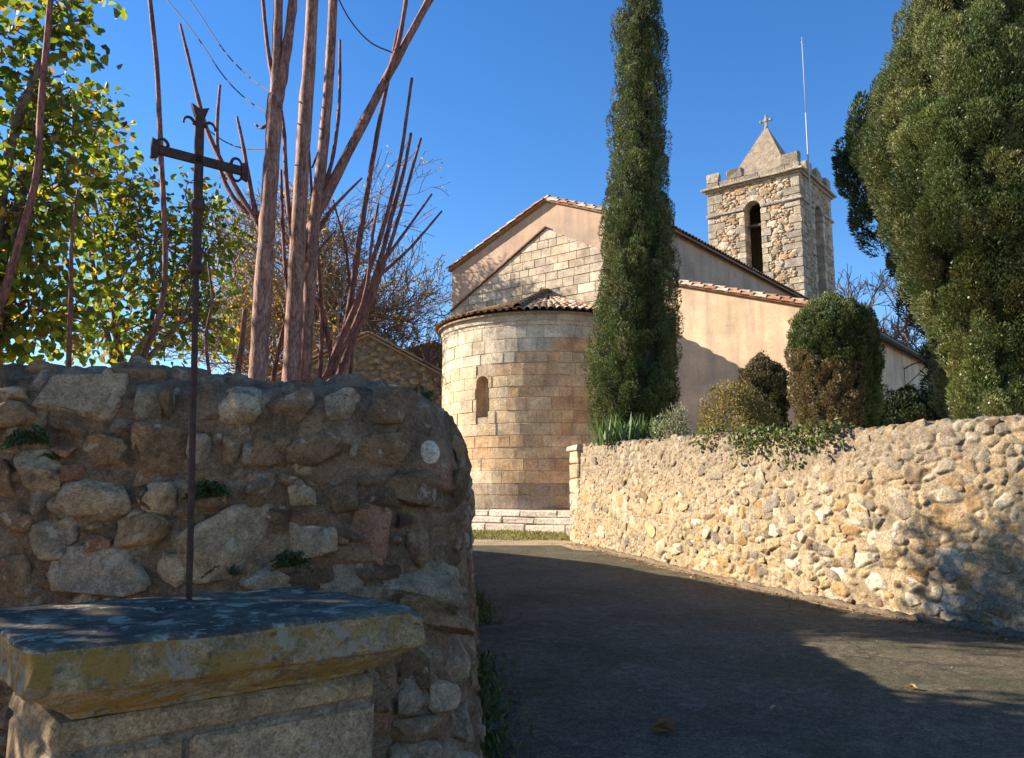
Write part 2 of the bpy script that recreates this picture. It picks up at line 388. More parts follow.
# centre lines of the two walls
NEAR_C = smooth_path([(-4.8, 3.40), (-3.2, 3.56), (-1.9, 3.72), (-1.05, 3.84), (-.70, 3.94), (-.53, 4.3), (-.63, 6.0), (-.72, 8.0), (-.86, 9.8), (-1.25, 10.95), (-2.02, 12.55), (-3.15, 14.4), (-5.3, 16.5)], 900)
RIGHT_F = smooth_path([(1.265, 17.6), (2.02, 14.95), (2.765, 12.34), (3.47, 10.15), (4.06, 8.84), (4.69, 7.82), (5.6, 6.55), (6.8, 5.0), (8.6, 2.8)], 700)
def xr(y):
    o = np.argsort(RIGHT_F[:, 1]); return float(np.interp(y, RIGHT_F[o, 1], RIGHT_F[o, 0]))
def xl(y):
    k = NEAR_C[NEAR_C[:, 1] > 4.2]; return float(np.interp(y, k[:, 1], k[:, 0])) + .28
# road
rr = np.random.default_rng(3); rows = []
ys = sorted(set(list(np.arange(-8, 16.9, .3)) + [0, 7.8, 12.3]))
for y in ys:
    a = (-4.5 if y < 3 else -.1 if y < 4.3 else xl(y) + .1) + .04 * math.sin(y * 5.1) + rr.normal() * .02
    if 1.5 < y < 4.3: a = np.interp(y, [1.5, 2.6, 4.3], [-.35, -.02, -.02]) + rr.normal() * .02
    if y <= 1.5: a = np.interp(y, [-8, 1.0, 1.5], [-3.5, -1.0, -.35])
    b = xr(y) - .28 + .05 * math.sin(y * 3.3) + rr.normal() * .025
    if y > 15.5: b = min(b, 1.2 + (15.5 - y) * .2)
    rows.append((y, list(np.linspace(a, b, 9))))
sheet('road', rows, M['asphalt'], .006)
# low kerb of packed stone and earth at the foot of the sunny wall
mb = MB(); r = np.random.default_rng(5); L = RIGHT_F[60:640]
nor = nrm(np.stack([np.gradient(L[:, 1]), -np.gradient(L[:, 0])], 1))          # towards the road
for off in (.17,):
    Pk = [(p[0] + n[0] * (off + r.normal() * .012), p[1] + n[1] * (off + r.normal() * .012), gz(p[1]) + .012 + r.normal() * .006) for p, n in zip(L[::4], nor[::4])]
    tube(mb, Pk,   .05, 7, (.17, .125, .08), wob=.25, seed=2)
tag(mb.build('kerb', M['wall_mortar'], smooth=True), kind='structure')

# ================================================================== RUBBLE WALLS
def sstep(a, b, x): t = np.clip((x - a) / (b - a), 0, 1); return t * t * (3 - 2 * t)
def rubble_field(S, Zc, cell, seed, pal, pw, mortar, depth, aniso=1.45, bare=.22, joint=.014, warp=.22):
    """packed irregular stones: returns outward displacement and colour for face coordinates (S, Zc)"""
    r = np.random.default_rng(seed); P3 = np.stack([S, Zc, np.zeros_like(S)], -1)
    wn_, wm_ = Noise(seed + 1, 1.1 / cell, 10), Noise(seed + 2, 1.1 / cell, 10)
    x = (S + wn_(P3) * warp * cell) / (cell * aniso); y = (Zc + wm_(P3) * warp * cell * .7) / cell
    x0, y0 = math.floor(x.min()) - 3, math.floor(y.min()) - 3; nx, ny_ = int(x.max() - x0) + 6, int(y.max() - y0) + 6
    jx, jy = r.uniform(.04, .96, (nx, ny_)), r.uniform(.04, .96, (nx, ny_)); w = r.uniform(.55, 1.6, (nx, ny_)); hi = r.uniform(-.1, 1, (nx, ny_)); mo = r.uniform(size=(nx, ny_)) < bare
    tx, ty = r.normal(size=(nx, ny_)) * .55, r.normal(size=(nx, ny_)) * .55; col = pick(pal, nx * ny_, r, .13, pw).reshape(nx, ny_, 3)
    ix, iy = np.floor(x).astype(int) - x0, np.floor(y).astype(int) - y0; F1 = np.full(x.shape, 9.); F2 = np.full(x.shape, 9.); bi = np.zeros(x.shape, int); bj = np.zeros(x.shape, int); bdx = np.zeros(x.shape); bdy = np.zeros(x.shape)
    for di in (-2, -1, 0, 1, 2):
        for dj in (-2, -1, 0, 1, 2):
            i, j = ix + di, iy + dj; dx, dy = x - (i + x0 + jx[i, j]), y - (j + y0 + jy[i, j]); d = (np.abs(dx) ** 2.5 + np.abs(dy) ** 2.5) ** .4 / w[i, j]
            m = d < F1; F2 = np.where(m, F1, np.minimum(F2, d)); bi = np.where(m, i, bi); bj = np.where(m, j, bj); bdx = np.where(m, dx, bdx); bdy = np.where(m, dy, bdy); F1 = np.where(m, d, F1)
    edge = (F2 - F1) * cell * .8; rag = Noise(seed + 4, 60, 16)(P3) * .3 + Noise(seed + 5, 25, 12)(P3) * .5
    e = sstep(joint * .35, joint * 1.5, edge + rag * joint * .5); ms = mo[bi, bj]; e = np.where(ms, e * .18 * (rag > .2), e)
    dome = np.clip(edge / (cell * .45), 0, 1) ** .6
    h = e * depth * (.4 + .6 * hi[bi, bj] + .2 * dome + .6 * (tx[bi, bj] * bdx + ty[bi, bj] * bdy)) + Noise(seed + 6, 42, 18)(P3) * depth * .12 + Noise(seed + 7, 95, 20)(P3) * depth * .08
    mc = np.asarray(mortar) * (1 + .1 * Noise(seed + 8, 9, 10)(P3))[:, None]
    return h, np.clip(mc * (1 - e[:, None]) + col[bi, bj] * e[:, None], .01, 1)
def ribbon(mb, C2, ztop, half, batter=.05, amp=.02, seed=0, nlev=22, zb=-.15, col=(1, 1, 1), rnd=(.26, .16), field=None):
    """wall along centre line C2 (front = right hand side); ztop per point"""
    C2 = np.asarray(C2); n = len(C2); T = nrm(np.gradient(C2, axis=0)); Nn = np.stack([T[:, 1], -T[:, 0]], 1)
    arc = np.concatenate([[0], np.cumsum(np.linalg.norm(np.diff(C2, axis=0), axis=1))]); ztop = np.asarray(ztop)
    g = np.interp(C2[:, 1], GY, GZ) + zb; zs = ztop - rnd[0]; cols_ = []
    for k in np.linspace(0, 1, nlev): cols_.append((np.full(n, half + batter * (1 - k) ** 1.5), g + (zs - g) * k))
    for x in np.linspace(0, math.pi, 17)[1:-1]: cols_.append((np.full(n, half * math.cos(x)), zs + rnd[0] * math.sin(x) ** .75))
    for k in np.linspace(1, 0, 7): cols_.append((np.full(n, -half - batter * (1 - k)), g + (zs - g) * k))
    V = np.stack([np.stack([C2[:, 0] + Nn[:, 0] * d, C2[:, 1] + Nn[:, 1] * d, z], -1) for d, z in cols_], 1)
    m = V.shape[1]; nn = nrm(np.cross(np.gradient(V, axis=0), np.gradient(V, axis=1)))
    if (nn[n // 2, nlev // 2, :2] @ Nn[n // 2]) < 0: nn = -nn
    P = V.reshape(-1, 3); d = Noise(seed, 3.2, 12)(P) * amp; C = np.tile(np.asarray(col, float), (len(P), 1))
    if field is not None:
        jj = np.tile(np.arange(m), n); mk = jj < nlev + 15; S_ = np.repeat(arc, m); dl = np.concatenate([np.zeros((n, 1)), np.cumsum(np.linalg.norm(np.diff(V, axis=1), axis=2), axis=1)], 1).ravel()
        h_, c_ = field(S_[mk], dl[mk], P[mk]); d[mk] += h_; C[mk] = c_
    P = P + nn.reshape(-1, 3) * d[:, None]
    i = np.arange(n - 1)[:, None] * m; j = np.arange(m - 1)[None]
    F = np.stack([i + j, i + j + 1, i + m + j + 1, i + m + j], -1).reshape(-1, 4)
    mb.add(P, F, C); mb.add(P[:m], [list(range(m))], C[:m]); mb.add(P[-m:], [list(range(m))[::-1]], C[-m:])
    return T, Nn

# ---- near shaded wall
wall_root = empty('rubble_wall', (-1.0, 3.7, 0))
tag(wall_root, 'shaded brown rubble wall of big field stones behind the iron cross', 'wall', 'rubble walls beside the road')
silh = [(-420, 372), (-200, 376), (0, 371), (20, 369), (60, 367), (110, 373), (140, 364), (165, 369), (200, 381), (240, 379), (265, 386), (300, 386), (340, 382), (400, 381), (420, 384), (440, 388)]
def near_depth(x): return np.interp(x, [-4.8, -3.2, -1.9, -.95, -.4], [3.40, 3.56, 3.72, 3.86, 3.95])
su = np.array([at(u, v, near_depth((u - 512) / 820 * 3.7))[[0, 2]] for u, v in silh])
seg = np.concatenate([[0], np.cumsum(np.linalg.norm(np.diff(NEAR_C, axis=0), axis=1))])
ii = np.interp(np.concatenate([np.arange(0, 2.0, .03), np.arange(2.0, 5.3, .0115), np.arange(5.3, seg[-1], .06)]), seg, np.arange(len(NEAR_C)))
NC = np.stack([np.interp(ii, np.arange(len(NEAR_C)), NEAR_C[:, k]) for k in (0, 1)], 1)
zt = []
for x, y in NC:
    if y < 4.0: zt.append(np.interp(x, su[:, 0], su[:, 1]))
    else: zt.append(np.interp(y, [4.0, 4.35, 5.2, 8.6, 9.8, 17], [su[-1, 1], 2.08, gz(5.2) + 1.52, gz(8.6) + 1.55, gz(9.8) + 2.06, gz(17) + 2.1]))
def near_field(S, Zc, P):
    return rubble_field(S, Zc, .085, 71, [CODE[x] for x in 'BDPRGL'], [.34, .26, .16, .08, .1, .06], (.262, .160, .092), .03, 1.3, .30, .014, .3)
CODE = {'G': (.30, .215, .13), 'L': (.43, .295, .17), 'B': (.27, .155, .078), 'D': (.18, .105, .054), 'R': (.31, .145, .08), 'W': (.64, .51, .38), 'O': (.36, .20, .085), 'P': (.335, .235, .148)}
mb = MB(); ribbon(mb, NC, zt, .27, .12, .018, 21, 185, col=(.235, .155, .094), rnd=(.26 + .20 * np.exp(-((NC[:, 0] + .56) / .16) ** 2) * (NC[:, 1] < 4.9), .2), field=near_field)
mb.V[0] = mb.V[0]; mb.build('mortar_core', M['near_mortar'], None, True).name
from mathutils.bvhtree import BVHTree
wbv = BVHTree.FromPolygons([tuple(v) for v in mb.V[0]], [tuple(f) for f in mb.F[0]])
core = bpy.data.objects['mortar_core']; core.parent = wall_root; core.location = (1.0, -3.7, 0)
NS = '''40 368 119 421 G;0 384 35 401 B;114 363 161 385 B;139 381 190 421 G;221 381 265 423 L;79 433 134 480 B;127 427 190 487 B;0 436 32 455 B;0 461 19 512 D
19 460 60 501 L;52 441 79 461 R;60 463 85 483 R;66 475 123 512 L;131 483 177 517 L;3 510 35 537 B;24 518 74 556 P;51 501 76 521 P;79 522 104 531 O;85 532 108 550 R;112 513 171 547 B
30 548 157 597 P;0 558 27 599 B;157 555 193 588 L;192 512 282 573 L;186 436 210 466 P;218 436 240 468 B;262 388 315 426 B;325 392 355 422 P;368 387 417 425 D;418 441 440 464 W
369 433 410 464 B;290 433 339 469 B;250 433 282 466 B;347 438 360 464 G;247 474 273 493 G;282 476 317 510 L;379 472 433 506 D;325 477 357 509 D;287 518 331 564 L;353 502 391 563 R
398 518 426 563 B;439 515 466 556 D;444 474 468 509 D;446 436 469 460 B;315 563 365 598 P;240 566 293 590 P;374 561 467 612 G;394 643 433 683 D;433 625 474 680 G;376 640 396 690 B
391 683 428 711 P;425 680 462 711 L;440 711 473 743 G;378 715 436 740 B;381 743 433 778 G;438 744 478 775 P;395 610 470 628 B;0 405 40 432 B;160 388 175 420 D;195 470 225 505 B;105 485 112 500 D;20 600 80 640 B
-60 400 -6 450 L;-110 455 -10 520 B;-70 525 -8 590 G;-190 400 -70 470 B;-160 480 -115 530 L;-170 540 -80 600 P;-320 390 -200 460 G;-300 470 -170 540 B'''
stones = MB(); r = np.random.default_rng(12); taken = []
A0 = np.array([-4.8, 3.13]); B0 = np.array([-.75, 3.625]); tw = unit(B0 - A0); nw = np.array([tw[1], -tw[0]])
T3 = np.array([tw[0], tw[1], 0]); N3 = np.array([nw[0], nw[1], 0]); Z3 = np.array([0, 0, 1.0])
def wall_pt(u, v):
    d = at(u, v, 1.0) - _C; h = wbv.ray_cast(Vector(_C), Vector(d))
    if h[0] is not None: return np.array(h[0])
    t = ((np.array([*A0, 0]) - _C) @ N3) / (d @ N3); return _C + d * t
def surf_n(p):
    h = wbv.find_nearest(Vector(p)); n = np.array(h[1]); return n if n @ (p - _C) < 0 else -n
def surf_near(p):
    h = wbv.ray_cast(Vector((p[0], p[1] - 1.2, p[2])), Vector((0, 1, 0))); return np.array(h[0]) if h[0] is not None else None
k = 0
for q in NS.replace('\n', ';').split(';'):
    x0, y0, x1, y1, c = q.split(); x0, y0, x1, y1 = map(float, (x0, y0, x1, y1)); k += 1
    p = wall_pt((x0 + x1) / 2, (y0 + y1) / 2); s = px(p[1]) * .99; a, b = (x1 - x0) / 2 * s / .98, (y1 - y0) / 2 * s
    dpt = min(.13, .55 * min(a, b) + .025); th = r.normal() * .07
    Ta = T3 * math.cos(th) + Z3 * math.sin(th); Za = Z3 * math.cos(th) - T3 * math.sin(th)
    base = np.array(CODE[c]) * (1 + r.normal() * .08)
    nn = surf_n(p); nn = unit(nn + N3 * .6); Ta = unit(Ta - nn * (Ta @ nn)); Za = np.cross(nn, Ta); Za = Za if Za[2] > 0 else -Za
    lump(stones, p + nn * (.014 - dpt * .62), [Ta * a * 1.13, Za * b * 1.13, nn * dpt * 1.05], base, 100 + k, 4 if a > .05 else 3, .55 if c != 'W' else .9, .13 if c != 'W' else .03, cut=9 if c != 'W' else 0)
    taken.append((p @ T3, p[2], a, b))
for q in range(500):                                         # small chinking stones in the joints
    s_, z_ = r.uniform(-3.2, .25), r.uniform(.35, 2.0); a = r.uniform(.01, .04); b = a * r.uniform(.5, .9)
    org = np.array([*A0, 0]); s0 = org @ T3
    if any(((s_ - ts) / (ta + a)) ** 2 + ((z_ - tz) / (tb + b)) ** 2 < .8 for ts, tz, ta, tb in taken): continue
    taken.append((s_, z_, a, b)); P = org + T3 * (s_ - s0); P[2] = z_; P = surf_near(P)
    if P is None: continue
    lump(stones, P + N3 * (-.004 - a * .2), [T3 * a, Z3 * b, N3 * a * .6], pick([CODE[x] for x in 'BDBPGBR'], 1, r)[0] * .9, 900 + q, 3, .6, .15, cut=6)
# return run and crest
for q in range(620):
    i = int(r.integers(70, len(NC) - 1)); T = unit(NC[i + (0 if i == len(NC) - 1 else 1)] - NC[i - 1]); Nn = np.array([T[1], -T[0]])
    if NC[i][1] < 4.9: continue
    a = r.uniform(.05, .16); b = a * r.uniform(.5, .8); z = gz(NC[i][1]) + r.uniform(.05, zt[i] - gz(NC[i][1]) - .16)
    lump(stones, (NC[i][0] + Nn[0] * .26, NC[i][1] + Nn[1] * .26, z), [np.array([T[0], T[1], 0]) * a, Z3 * b, np.array([Nn[0], Nn[1], 0]) * .07], pick([CODE[x] for x in 'BDPGL'], 1, r)[0], 2000 + q, 2, .7, .12)
for q in range(60):
    i = int(r.integers(10, 300)); a = r.uniform(.05, .12)
    if NC[i][0] > -.85: continue
    lump(stones, (NC[i][0] + r.uniform(-.15, .12), NC[i][1] + r.uniform(-.12, .15), zt[i] - .035), [np.array([1, .1, 0]) * a, np.array([-.1, 1, 0]) * a * .8, Z3 * .05], pick([CODE[x] for x in 'BDPGB'], 1, r)[0], 3000 + q, 3, .6, .15, cut=6)
o = stones.build('field_stone', M['near_stone'], wall_root, True); o['kind'] = 'stuff'; o.location = (1.0, -3.7, 0)

# ---- sunny wall on the right
rw = empty('rubble_wall', (2.9, 12.0, gz(12)))
tag(rw, 'sunlit ochre rubble wall on the right retaining the church garden', 'wall', 'rubble walls beside the road')
seg = np.concatenate([[0], np.cumsum(np.linalg.norm(np.diff(RIGHT_F, axis=0), axis=1))])
ii = np.interp(np.arange(0, seg[-1], .016), seg, np.arange(len(RIGHT_F)))
RF = np.stack([np.interp(ii, np.arange(len(RIGHT_F)), RIGHT_F[:, k]) for k in (0, 1)], 1)
RT = nrm(np.gradient(RF, axis=0)); RN = np.stack([RT[:, 1], -RT[:, 0]], 1); RC = RF - RN * .28
ny = Noise(77, 1.3, 6)
def rtop(y): return float(np.interp(y, [2.8, 7.82, 8.84, 10.15, 12.34, 15, 17.6], [2.22, 2.335, 2.325, 2.345, 2.475, 2.56, 2.635]))
ztr = [rtop(p[1]) + .02 * ny(np.array([p[0] * 3, p[1] * 3, 0])) for p in RF]
PAL = [(.38, .27, .14), (.43, .35, .23), (.36, .22, .09), (.22, .18, .135), (.52, .44, .32), (.19, .12, .065), (.29, .225, .155), (.41, .30, .165), (.17, .14, .11), (.32, .165, .085)]
PW = np.array([.2, .17, .13, .08, .12, .06, .08, .1, .03, .03]); PW /= PW.sum()
def right_field(S, Zc, P):
    h, c = rubble_field(S, Zc, .115, 81, PAL, PW, (.345, .265, .16), .031, 1.4, .2, .014, .42); h2, c2 = rubble_field(S, Zc, .055, 83, PAL, PW, (.345, .265, .16), .022, 1.3, .3, .011, .42)
    pm = sstep(-.1, .5, Noise(85, 1.7, 8)(P)); h = h * (1 - pm) + h2 * pm; c = c * (1 - pm[:, None]) + c2 * pm[:, None]
    w = sstep(.5, .85, (P[:, 2] - np.interp(P[:, 1], GY, GZ)) / 2.0)[:, None]; return h, c * (1 - .6 * w) + np.array([.225, .18, .125]) * .6 * w
mb = MB(); ribbon(mb, RC, ztr, .25, .06, .014, 31, 150, col=(.345, .27, .175), rnd=(.10, .1), field=right_field)
rbv = BVHTree.FromPolygons([tuple(v) for v in mb.V[0]], [tuple(f) for f in mb.F[0]])
lo = (-2.9, -12.0, -gz(12)); o = mb.build('mortar_core', M['wall_mortar'], rw, True); o.location = lo
st = MB(); r = np.random.default_rng(44); cells = {}; placed = 0; Ls = seg[-1]
def try_place(s, h, a, b, tight):
    cx, cy = int(s / .35), int(h / .35)
    for i in range(cx - 1, cx + 2):
        for j in range(cy - 1, cy + 2):
            for (ps, ph, pa, pb) in cells.get((i, j), ()):
                if ((s - ps) / (a + pa)) ** 2 + ((h - ph) / (b + pb)) ** 2 < tight: return False
    cells.setdefault((cx, cy), []).append((s, h, a, b)); return True
for (amin, amax, tries, tight) in ((.11, .19, 230, 1.6), (.06, .11, 420, 1.5), (.03, .06, 500, 1.4)):
    for _ in range(tries):
        s = r.uniform(.02, Ls - .1); i = min(int(s / .016), len(RF) - 2); near = RF[i][1] < 7.0
        if near and amin < .05: continue
        if RF[i][1] > 13 and amin < .028: continue
        H = ztr[i] - gz(RF[i][1]); h = r.uniform(.0, H - .02); a = r.uniform(amin, amax); b = a * r.uniform(.5, .85)
        if s < .55 and a > .06 and False: continue
        if not try_place(s, h, a, b, tight): continue
        T, Nn = RT[i], RN[i]; T3_, N3_ = np.array([T[0], T[1], 0]), np.array([Nn[0], Nn[1], 0]); th = r.normal() * .25
        Ta = T3_ * math.cos(th) + Z3 * math.sin(th); Za = Z3 * math.cos(th) - T3_ * math.sin(th)
        c = pick(PAL, 1, r, .12, PW)[0]; w = np.clip((h / H - .5) / .35, 0, 1)
        c = c * (1 - .7 * w) + np.array([.235, .19, .135]) * .7 * w * r.uniform(.8, 1.2)          # upper courses are weathered grey
        dp = min(.045, a * .45); p = np.array([RF[i][0], RF[i][1], gz(RF[i][1]) + h]); hh_ = rbv.ray_cast(Vector(p + N3_ * .5), Vector(-N3_))
        if hh_[0] is None: continue
        p = np.array(hh_[0]) - N3_ * (dp * r.uniform(.55, .95)) + N3_ * .008
        lump(st, p, [Ta * a, Za * b, N3_ * dp], c, 5000 + placed, 3 if a > .06 and not near else 2, r.uniform(.5, .8), .16, cut=7); placed += 1
for q in range(520):                                          # crest stones
    i = int(r.integers(0, len(RF) - 220)); a = r.uniform(.03, .085); Nn = RN[i]; T = RT[i]
    lump(st, (RF[i][0] - Nn[0] * r.uniform(.02, .5), RF[i][1] - Nn[1] * r.uniform(.02, .5), ztr[i] - r.uniform(.03, .06)), [np.array([T[0], T[1], 0]) * a, np.array([Nn[0], Nn[1], 0]) * a * .7, Z3 * .045], pick(PAL, 1, r, .12)[0] * .8, 9000 + q, 3, .6, .16, cut=7)
o = st.build('rubble_stone', M['wall_stone'], rw, True); o['kind'] = 'stuff'; o.location = lo
mb = MB(); i = 12; T3_ = np.array([*RT[i], 0]); N3_ = np.array([*RN[i], 0]); z = gz(17.6); k = 0
for hh in (.34, .30, .36, .30, .32, .29):                     # squared quoins at the far end
    ln = (.52, .32)[k % 2]; box(mb, np.array([*RF[0], z + hh / 2]) + T3_ * (ln / 2 - .05) - N3_ * .255, (ln / 2, .285, hh / 2 - .006), T3_, N3_, Z3, pick([(.42, .34, .22), (.38, .29, .17), (.45, .37, .26)], 1, r)[0], bev=.025, jit=.006, r=r); z += hh
o = mb.build('quoin', M['wall_stone'], rw); o.location = lo
mb = MB(); box(mb, np.array([*RF[0], z + .03]) + T3_ * .22 - N3_ * .26, (.34, .33, .05), T3_, N3_, Z3, (.42, .33, .25), bev=.02, jit=.008, r=r)
o = mb.build('coping_slab', M['wall_stone'], rw); o.location = lo

# garden soil held up by the walls
def terrace(name, front, back, z_off, mat):
    mb = MB(); n = len(front)
    V = [(x, y, z) for (x, y, z) in front] + [(x, y, z) for (x, y, z) in back] + [(x, y, gz(y) - .3) for (x, y, z) in front] + [(x, y, gz(y) - .3) for (x, y, z) in back]
    F = []
    for i in range(n - 1):
        F += [[i, i + 1, n + i + 1, n + i], [2 * n + i, i * 1 + 0, 0 + i + 1, 2 * n + i + 1][::-1], [n + i, n + i + 1, 3 * n + i + 1, 3 * n + i][::-1]]
    F += [[0, n, 3 * n, 2 * n], [n - 1, 2 * n - 1, 4 * n - 1, 3 * n - 1][::-1]]
    mb.add(V, F); return tag(mb.build(name, mat), kind='structure')
fr = [(p[0], p[1], rtop(p[1]) - .07) for p in RC[10::20]]
bk = [(p[0] + 5 + .55 * (17.6 - p[1]) , p[1] + 4.2, rtop(p[1]) - .02) for p in RC[10::20]]
bk[0] = (bk[0][0] - 3.4, bk[0][1] - 1.4, bk[0][2])
terrace('garden_bed', fr, bk, 0, M['soil'])
fr = [(p[0], p[1], 1.22 + .03 * p[1]) for p in NC[::6]]
bk = [(p[0] - 9, max(p[1] + .5, 6), 1.5 + .03 * p[1]) for p in NC[::6]]
terrace('garden_terrace', fr, bk, 0, M['soil'])

# ================================================================== PEDESTAL AND CROSS
FL, FR, BR = np.array([-1.098, 1.928]), np.array([-.273, 2.622]), np.array([-.817, 3.239])
pX = unit(FR - FL); pY = np.array([-pX[1], pX[0]]); pw, pd = np.linalg.norm(FR - FL), np.linalg.norm(BR - FR)
pc = FL + pX * pw / 2 + pY * pd / 2; pa = math.atan2(pX[1], pX[0])
ped = empty('stone_pedestal', (*pc, gz(pc[1])), pa); zg = gz(pc[1])
tag(ped, 'square stone pedestal with a lichen-stained projecting slab holding the iron cross', 'pedestal')
def rect_ring(hw, hd, z, rad, n=70):
    P = []
    cs = [(hw - rad, -hd + rad, -90), (hw - rad, hd - rad, 0), (-hw + rad, hd - rad, 90), (-hw + rad, -hd + rad, 180)]
    for k, (cx, cy, a0) in enumerate(cs):
        for a in np.radians(np.linspace(a0, a0 + 90, 7)): P.append((cx + rad * math.cos(a), cy + rad * math.sin(a), z))
        nx, ny_, na = cs[(k + 1) % 4]; e = np.array([nx + rad * math.cos(math.radians(na)), ny_ + rad * math.sin(math.radians(na)), z]); s = np.array(P[-1])
        for t in np.linspace(0, 1, n + 2)[1:-1]: P.append(tuple(s * (1 - t) + e * t))
    return np.array(P)
cap = MB(); hw, hd = pw / 2, pd / 2
_k = [(.17, 1.045), (.132, 1.052), (.126, 1.066), (.112, 1.07), (.03, 1.128), (.004, 1.138), (.0, 1.145), (.0, 1.24)]
_pf = np.concatenate([np.linspace(a_, b_, nn_, endpoint=False) for (a_, b_), nn_ in zip(zip(np.array(_k)[:-1], np.array(_k)[1:]), (2, 3, 2, 16, 4, 2, 13))])
rings = [(q[0], q[1]) for q in _pf] + [(.0, 1.24), (.003, 1.248), (.012, 1.25), (.025, 1.25)] + [(x, 1.25) for x in (.04, .06, .08, .1, .125, .15, .175, .2, .23, .26, .29, .32, .35, .38)]
RR = np.array([rect_ring(hw - i, hd - i, z - zg, max(.008, .018 - i * .1)) for i, z in rings]); m = RR.shape[1]
P = RR.reshape(-1, 3); low_ = np.clip((1.15 - zg - P[:, 2]) / .06, 0, 1); dn = Noise(5, 9, 10)(P) * .005 + Noise(6, 30, 16)(P) * (.0028 + .003 * low_) + Noise(8, 3, 8)(P) * .005 + Noise(18, 75, 22)(P) * (.0013 + .0018 * low_) + np.minimum(Noise(28, 22, 12)(P) + .9, 0) * .014 + np.minimum(Noise(29, 60, 16)(P) + .9, 0) * .006
out = P.copy(); out[:, 2] = 0; out = nrm(out / np.array([hw, hd, 1])); iz = np.repeat(np.arange(len(rings)), m)
out[iz >= 45] = (0, 0, 1); P = P + out * dn[:, None] * np.where(iz >= 45, .6, 1.3)[:, None]
chip = np.exp(-((P[:, 0] + hw * .2) / .12) ** 2) * .006 + np.exp(-((P[:, 0] - hw) / .05) ** 2) * np.exp(-((P[:, 1] + hd) / .05) ** 2) * .02
P[:, 2] -= chip * (iz > 38) * (P[:, 1] < -hd * .7)
i = np.arange(len(rings) - 1)[:, None] * m; j = np.arange(m)[None]; j2 = (j + 1) % m
F = np.stack([i + j, i + j2, i + m + j2, i + m + j], -1).reshape(-1, 4); fi = np.repeat(np.arange(len(rings) - 1), m)
cap.add(P, F[fi < 42], (.30, .225, .125), 0); cap.add(P, F[fi >= 42], (.15, .12, .08), 1)
cap.add(P[-m:], [list(range(m))], (.15, .12, .08), 1); cap.add(P[:m], [list(range(m))[::-1]], (.30, .225, .125), 0)
cap.build('capping_slab', [M['cap_side'], M['cap_top']], ped, True)
sh = MB(); r = np.random.default_rng(8); sw, sd = hw - .088, hd - .13
z0 = -.1
for (z1, splits) in ((.22, (-.15,)), (.52, (.18,)), (.965 - zg, (-.12,)), (1.048 - zg, ())):
    xs = [-sw] + list(splits) + [sw]
    for a, b in zip(xs[:-1], xs[1:]):
        cc = pick([(.33, .24, .145), (.28, .215, .14), (.36, .25, .14)], 1, r, .08)[0]
        box(sh, ((a + b) / 2, 0, (z0 + z1) / 2), ((b - a) / 2 - .004, sd + r.uniform(-.004, .004), (z1 - z0) / 2 - .004), col=cc, bev=.014, jit=.004, r=r)
    z0 = z1
box(sh, (0, 0, .42), (sw - .012, sd - .012, .5), col=(.22, .18, .13))
sh.build('shaft', M['ped_stone'], ped)

cr0 = at(189, 602, 2.74); cr0[2] = 1.245; cr1 = at(200, 106, 2.74)
ax = unit(cr1 - cr0); Hc = np.linalg.norm(cr1 - cr0)
cross = empty('iron_cross', tuple(cr0)); tag(cross, 'tall thin rusty wrought iron cross with curled ends standing on the pedestal', 'cross')
X3 = np.array([pX[0], pX[1], 0]); Y3 = np.cross(ax, X3)
hb = (at(197.5, 268, 2.74) - cr0) @ ax; hbar = (at(199, 160, 2.74) - cr0) @ ax
stem = MB()
tube(stem, [ax * t for t in np.linspace(-.04, hb, 30)], .011, 8, wob=.03)
box(stem, ax * (hb + Hc - .03) / 2, (.0155, .007, (Hc - .03 - hb) / 2), X3, Y3, ax, bev=.003)
stem.build('upright', M['rust'], cross)
kn = MB(); lump(kn, ax * hb, [X3 * .027, Y3 * .022, ax * .022], (1, 1, 1), 3, 2, .9, .03); kn.build('boss', M['rust'], cross, True)
kn = MB(); h2 = (at(198.2, 205, 2.74) - cr0) @ ax; lump(kn, ax * h2, [X3 * .026, Y3 * .018, ax * .025], (1, 1, 1), 4, 2, .85, .03); kn.build('boss', M['rust'], cross, True)
arm = MB(); cb = ax * hbar
box(arm, cb + X3 * .008, (.145, .007, .017), X3, Y3 * 1.0, ax, bev=.003)
for s in (-1, 1):
    e = cb + X3 * (.008 + s * .145)
    P = [e + ax * .028, e + X3 * s * .022 + ax * .036, e + X3 * s * .022 - ax * .036, e - ax * .028]
    prism(arm, [p - Y3 * .008 for p in P], Y3 * .016)
arm.build('crossbar', M['rust'], cross)
fin = MB(); e = ax * (Hc - .05)
prism(fin, [p - Y3 * .008 for p in (e - X3 * .014, e + X3 * .014, e + X3 * .031 + ax * .05, e + ax * .036, e - X3 * .031 + ax * .05)], Y3 * .016); fin.build('finial', M['rust'], cross)
def curl(origin, side, flip=1):
    mb = MB(); a = np.linspace(0, 1.05 * math.pi, 16); rad = .021 * (1 - .25 * a / a[-1])
    P = [origin + X3 * side * (.021 - rad_ * math.cos(t)) + ax * flip * rad_ * math.sin(t) * 1.2 for t, rad_ in zip(a, rad)]
    tube(mb, P, np.linspace(.0065, .0035, 16), 6); return mb.build('scroll', M['rust'], cross, True)
curl(ax * (Hc - .075) + X3 * .018, 1); curl(ax * (Hc - .075) - X3 * .018, -1)
curl(cb - X3 * .105 + ax * .02, -1, 1); curl(cb + X3 * .115 + ax * .02, 1, 1); curl(cb + X3 * .115 - ax * .02, 1, -1)

